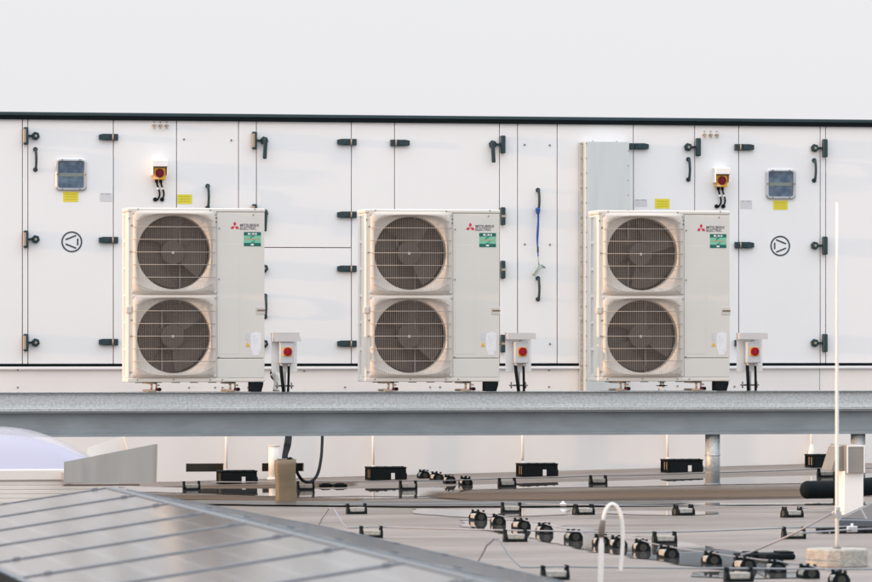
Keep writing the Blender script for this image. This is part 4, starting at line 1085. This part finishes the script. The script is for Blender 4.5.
# small dark items by the far wire and near the front
g = 'flat black rubber pads on the roof'
for (a_, b_, y_, lb) in ((319.5, 332, 487.0, 'flat black pad right of the cable loop, the left one of two'), (333.5, 346.5, 487.0, 'flat black pad right of the cable loop, the right one of two')):
    q = G((a_ + b_) / 2, y_); w = (b_ - a_) / 128 / 2
    o = MB().box(-w, w, -.05, .05, 0, .026, b=.008).box(-w * .6, w * .6, -.02, .02, .026, .032, b=.003).build('rubber_pad', 'rubber', None, loc=q)
    tag(o, lb, 'pad', g)
q = G(757, 561.5); o = MB().box(-.085, .085, -.10, .10, 0, .034, b=.014, seg=3).box(.0, .08, -.08, .06, .034, .044, b=.006).build('rubber_pad', 'rubber', None, loc=G(776, 559)); tag(o, 'thick black rubber pad behind the diagonal row near the slanting wire', 'pad', g)
o = MB().box(-.085, .05, -.09, .09, 0, .028, b=.012, seg=3).box(-.05, .03, -.03, .03, .028, .038, b=.006).build('rubber_pad', 'rubber', None, loc=G(752, 558)); tag(o, 'thinner black rubber pad left of the thick one, at the foot of the slanting wire', 'pad', g)
q = G(563, 507); o = MB().box(-.02, .02, -.02, .02, 0, .03, b=.006).cyl((0, 0, .028), (0, 0, .042), .009, n=8).build('wire_clip', 'plate', None, loc=q); tag(o, 'tiny white clip on the roof left of the white arched pipe', 'clip')

# ------------------------------------------------------------------ solar panels
ZR = 0.385; TILT = R(8.5); TE = R(11.0)
def ridge_at(py_):   # point on ridge line by depth
    px_ = 400 + (py_ - 559) / .2486
    d = ray(px_, py_); k = (ZR - H) / d.z; return CAM + d * k
ra, rb = ridge_at(487.4), ridge_at(575)
print('ridge', ra, rb)
RX = (ra.x + rb.x) / 2
PL, PW = 1.055, 1.12     # slope length, width along the ridge
def panel(east):
    o = empty('solar_panel', (0, 0, 0), 'x', 'solar panel', 'solar panels in a low tent-shaped array')
    w = PW - .02
    MB().box(-PL, 0, -w, 0, -.004, .0).build('glass', 'pv', o)
    mb = MB().box(-PL, 0, -.022, .004, -.035, .004, b=.002).box(-PL, 0, -w - .004, -w + .018, -.035, .004, b=.002).box(-.03, .004, -w + .018, -.022, -.035, .0042, b=.002).box(-PL - .004, -PL + .022, -w + .018, -.022, -.035, .0042, b=.002)
    mb.build('panel_frame', 'frame_grey', o)
    MB().box(-.095, -.065, .003, .017, -.01, .009, b=.003).build('clamp', 'frame_grey', o)
    MB().box(-PL + .105, -PL + .135, .003, .017, -.01, .009, b=.003).build('clamp', 'frame_grey', o)
    return o
P0 = panel(False); P0.rotation_euler = (0, -TILT, 0)
ny = 0
Yst = ra.y + .03
onames2 = ['farthest', 'second farthest', 'third', 'fourth', 'fifth', 'sixth', 'seventh', 'eighth', 'ninth', 'tenth', 'eleventh']
for k in range(10):
    lb = f'{onames2[k]} solar panel from the skylight on the slope facing left'
    o = P0 if k == 0 else copy_tree(P0)
    o['label'] = lb; o.location = (RX, Yst - k * PW, ZR); o.rotation_euler = (0, -TILT, 0)
for k in range(10):
    o = copy_tree(P0, label=f'{onames2[k]} solar panel from the skylight on the slope facing right')
    o.location = (RX + .075, Yst - k * PW - PW + .02, ZR - .012); o.rotation_euler = (0, -TE, math.pi)
# ridge rail and feet
yr0, yr1 = Yst - 10 * PW, Yst + .02
rk = empty('mounting_rack', (RX + .04, (yr0 + yr1) / 2, 0), 'aluminium rack with ridge rail under the tent-shaped solar panels', 'rack'); ro = rk.location.copy()
MB().box(RX + .018, RX + .055, yr0, yr1, ZR - .05, ZR - .008, b=.003).build('ridge_rail', 'frame_grey', rk, org=ro)
for sx in (-1, 1):
    tl = TILT if sx < 0 else TE
    xx = RX + .04 + sx * (PL * math.cos(tl) - .02); zz = ZR - PL * math.sin(tl) - .05
    if sx < 0: MB().box(RX - PL * math.cos(TILT) - .020, RX - PL * math.cos(TILT) - .011, yr0, yr1, -.075, ZR - PL * math.sin(TILT) + .004).build('under_array_shade', 'black', rk, org=ro)  # black plate added as the dark shade under the array
    MB().box(xx - .02, xx + .02, yr0, yr1, zz - .03, zz, b=.003).build('lower_rail', 'alu', rk, org=ro)
for k in range(11):
    y = yr1 - .05 - k * (PW - .001) * .995
    MB().box(RX + .02, RX + .053, y - .02, y + .02, -.08, ZR - .052).build('leg', 'alu', rk, org=ro)
    for sx in (-1, 1):
        xx = RX + .04 + sx * (PL * math.cos(TILT) - .02)
        MB().box(xx - .018, xx + .018, y - .02, y + .02, -.08, ZR - PL * math.sin(TILT if sx < 0 else TE) - .082).build('leg', 'alu', rk, org=ro)

# small solar panel at the right edge on a black rack
q = G(840, 533); Y0 = q.y
o = empty('solar_panel', (q.x, q.y, 0), 'solar panel cut off by the right frame edge, tilted on a low rack', 'solar panel')
org = Vector((q.x, q.y, 0))
a_ = P(840, 520.5, Y0); b_ = P(905, 525, Y0); zA = a_.z
c_ = P(905, 497, Y0 + 1.6)
L_ = 1.65
v0 = Vector((a_.x, a_.y, a_.z)); ex = Vector((1, 0, -.012)).normalized(); 
far = P(842, 516.6, Y0 + .9); 
def slabq(p0, p1, p2, p3, th, name, m, par, org):
    mb = MB(); A = [mb.bm.verts.new(p_) for p_ in (p0, p1, p2, p3)]; B = [mb.bm.verts.new(Vector(p_) - Vector((0, 0, th))) for p_ in (p0, p1, p2, p3)]
    for i in range(4): mb.bm.faces.new((A[i], A[(i + 1) % 4], B[(i + 1) % 4], B[i]))
    mb.bm.faces.new(A); mb.bm.faces.new(B[::-1]); return mb.build(name, m, par, org=org)
pA = P(838, 520.0, Y0); pB = P(1000, 524.0, Y0); pD = P(840, 516.3, Y0 + 1.0); pC = P(1000, 446, Y0 + 1.0); L_ = pB.x - pA.x
slabq(pA, pB, pC, pD, .035, 'panel_frame', 'frame_grey', o, org)
dz = Vector((0, 0, .003)); 
slabq(pA.lerp(pC, .02) + dz, pB.lerp(pD, .02) + dz, pC.lerp(pA, .02) + dz, pD.lerp(pB, .02) + dz, .002, 'glass', 'pv', o, org)
mb = MB(); z0_ = gz(q.x, q.y)
mb.box(pA.x - .12, pA.x + L_, Y0 - .05, Y0 + .08, z0_ + .012, z0_ + .032, b=.004)
for k in range(18): mb.box(pA.x - .11 + k * .055, pA.x - .075 + k * .055, Y0 - .055, Y0 - .03, z0_, z0_ + .014, b=.003)
mb.box(pA.x + .03, pA.x + L_, Y0 + .06, Y0 + .10, z0_ + .034, pA.z - .042)
mb.build('rack', 'black', o, org=org)

# ------------------------------------------------------------------ domed skylight
Y = 32.0
X = lambda v: AX(v, Y); Z = lambda v, yy=0: AZ(v, Y + yy)
xc = X(8); hw = X(117) - xc
sk = empty('dome_skylight', (xc, Y + .65, 0), 'white domed skylight with lilac tinted dome and ribbed curb, at the left edge', 'skylight'); org = sk.location.copy()
zt_ = Z(467.2)
mb = MB().box(xc - hw - .05, xc + hw + .01, Y - .02, Y + 1.32, Z(478), zt_, b=.008); mb.build('dome_frame', 'curb', sk, org=org)
mb = MB(); 
zc0 = Z(480); n_ = 6
mb.box(xc - hw - .02, xc + hw, Y, Y + 1.3, -.10, zc0 + .012)
for k in range(n_):
    zz = zc0 + .008 - k * .030; mb.box(xc - hw - .03, xc + hw + .01, Y - .004, Y + 1.304, zz - .026, zz, b=.003)
mb.build('ribbed_curb', 'curb', sk, org=org)
# dome
for part_, hd_k, wk, mt_ in (('dome', .80, .985, 'dome'), ('outer_dome', 1.0, 1.0, 'shell')):
  mb = MB(); n1, n2 = 24, 64; hd = (Z(425, .65) - zt_) * hd_k
  rings = []
  for i in range(n1 + 1):
    t = i / n1; ring = []; q_ = (1 - t) * wk
    for k in range(n2):
        a = 2 * math.pi * k / n2; ee = 6 - 4 * min(1, t * 1.5)
        f_ = 1 / ((abs(math.cos(a)) ** ee + abs(math.sin(a)) ** ee) ** (1 / ee))
        ring.append((xc + (hw - .03) * q_ * f_ * math.cos(a), Y + .65 + .60 * q_ * f_ * math.sin(a), zt_ + hd * (1 - (1 - t) ** 2.05)))
    rings.append(ring)
  mb.sweep_rings(rings).build(part_, mt_, sk, org=org)

def deflector(pts, yy, folded, name='wind_deflector'):
    X_ = lambda v: AX(v, yy); Z_ = lambda v: AZ(v, yy)
    mb = MB().prism([(X_(a), Z_(b)) for a, b in pts], yy, yy + .006)
    if folded:
        # folded lips along the right and lower edges
        (ax, ay), (bx, by) = folded
        mb.hull([]).prism([(X_(ax), Z_(ay)), (X_(ax) + .006, Z_(ay)), (X_(bx) + .006, Z_(by)), (X_(bx), Z_(by))], yy - .03, yy)
    return mb.build(name, 'alu_sheet' if yy < Y else 'curb', sk, org=org)
d1 = deflector([(64, 481.4), (64, 460), (156.2, 442.6), (155.2, 481.0)], Y - .45, ((156.2, 442.8), (155.2, 481)))
MB().box(AX(65, Y - .45), AX(83, Y - .45), Y - .456, Y - .451, AZ(480.5, Y - .45), AZ(462, Y - .45)).box(AX(66, Y - .3), AX(70, Y - .3), Y - .442, Y - .02, AZ(478, Y), AZ(470, Y)).build('deflector_bracket', 'alu_sheet', d1, org=org)
d2 = deflector([(86, 462), (88, 446), (123.5, 435.2), (128.5, 450), (128, 466)], Y + 1.42, ((123.5, 435.6), (127.4, 450)))
MB().box(AX(92, Y + 1.42), AX(96, Y + 1.42), Y + 1.325, Y + 1.418, AZ(466, Y + 1.4), AZ(458, Y + 1.4)).build('deflector_bracket', 'sheet', d2, org=org)
MB().box(AX(64, Y - .45), AX(140, Y - .45), Y - .44, Y - .30, AZ(484, Y - .45), AZ(482.2, Y - .45)).build('deflector_shadow', 'brown', sk, org=org)  # brown strip painted as the shadow line below the near deflector

# ------------------------------------------------------------------ camera, light, sky
cam = bpy.data.cameras.new('camera'); co = bpy.data.objects.new('camera', cam); COL.objects.link(co)
co.location = CAM; co.rotation_euler = (R(90), 0, -TH)
cam.sensor_width = 36; cam.lens = 36 * F / 872; cam.shift_y = (HY - 291) / 872
cam.clip_start = .5; cam.clip_end = 2000
cam.dof.use_dof = True; cam.dof.focus_distance = 37.0; cam.dof.aperture_fstop = 8.0
sc.camera = co

SEL, SAZ = 3.2, 4.6    # sun height, and how far it stands in front of the wall plane
sun = bpy.data.lights.new('sun', 'SUN'); so = bpy.data.objects.new('sun', sun); COL.objects.link(so)
sun.energy = 2.9; sun.angle = R(0.6); sun.color = (1.0, 0.56, 0.27)
to_sun = Vector((-math.cos(R(SEL)) * math.cos(R(SAZ)), -math.cos(R(SEL)) * math.sin(R(SAZ)), math.sin(R(SEL))))
so.rotation_euler = to_sun.to_track_quat('Z', 'Y').to_euler()
so.location = (-10, 20, 10)
w = bpy.data.worlds.new('World'); sc.world = w; w.use_nodes = True
nt = w.node_tree; bg = nt.nodes['Background']
sky = nd(nt, 'ShaderNodeTexSky'); sky.sky_type = 'NISHITA'; sky.sun_disc = False
sky.sun_elevation = R(SEL); sky.sun_rotation = math.atan2(to_sun.x, to_sun.y)
sky.dust_density = 2.0; sky.air_density = 1.0
bg.inputs['Strength'].default_value = 0.07
nt.links.new(sky.outputs['Color'], bg.inputs['Color'])
# thin high cloud veil: brighter overhead than at the horizon, like a real overcast sky
tc = nd(nt, 'ShaderNodeTexCoord'); sp = nd(nt, 'ShaderNodeSeparateXYZ'); nt.links.new(tc.outputs['Generated'], sp.inputs['Vector'])
rp = nd(nt, 'ShaderNodeValToRGB'); e = rp.color_ramp.elements
e[0].position = 0.0; e[0].color = (0.310, 0.314, 0.340, 1)
e[1].position = 1.0; e[1].color = (0.985, 1, 1.03, 1)
mr = nd(nt, 'ShaderNodeMapRange'); mr.inputs['From Min'].default_value = 0.08; mr.inputs['From Max'].default_value = 1; mr.inputs['To Min'].default_value = 0; mr.inputs['To Max'].default_value = 1
nt.links.new(sp.outputs['Z'], mr.inputs['Value']); nt.links.new(mr.outputs['Result'], rp.inputs['Fac'])
bg2 = nd(nt, 'ShaderNodeBackground'); bg2.inputs['Strength'].default_value = 2.42
nt.links.new(rp.outputs['Color'], bg2.inputs['Color'])
ad = nd(nt, 'ShaderNodeAddShader'); nt.links.new(bg.outputs[0], ad.inputs[0]); nt.links.new(bg2.outputs[0], ad.inputs[1])
nt.links.new(ad.outputs[0], nt.nodes['World Output'].inputs['Surface'])
sc.view_settings.view_transform = 'Standard'; sc.view_settings.look = 'None'
sc.view_settings.exposure = 0.0; sc.view_settings.gamma = 1.0; sc.view_settings.use_curve_mapping = False
sc.cycles.max_bounces = 8; sc.cycles.use_denoising = True
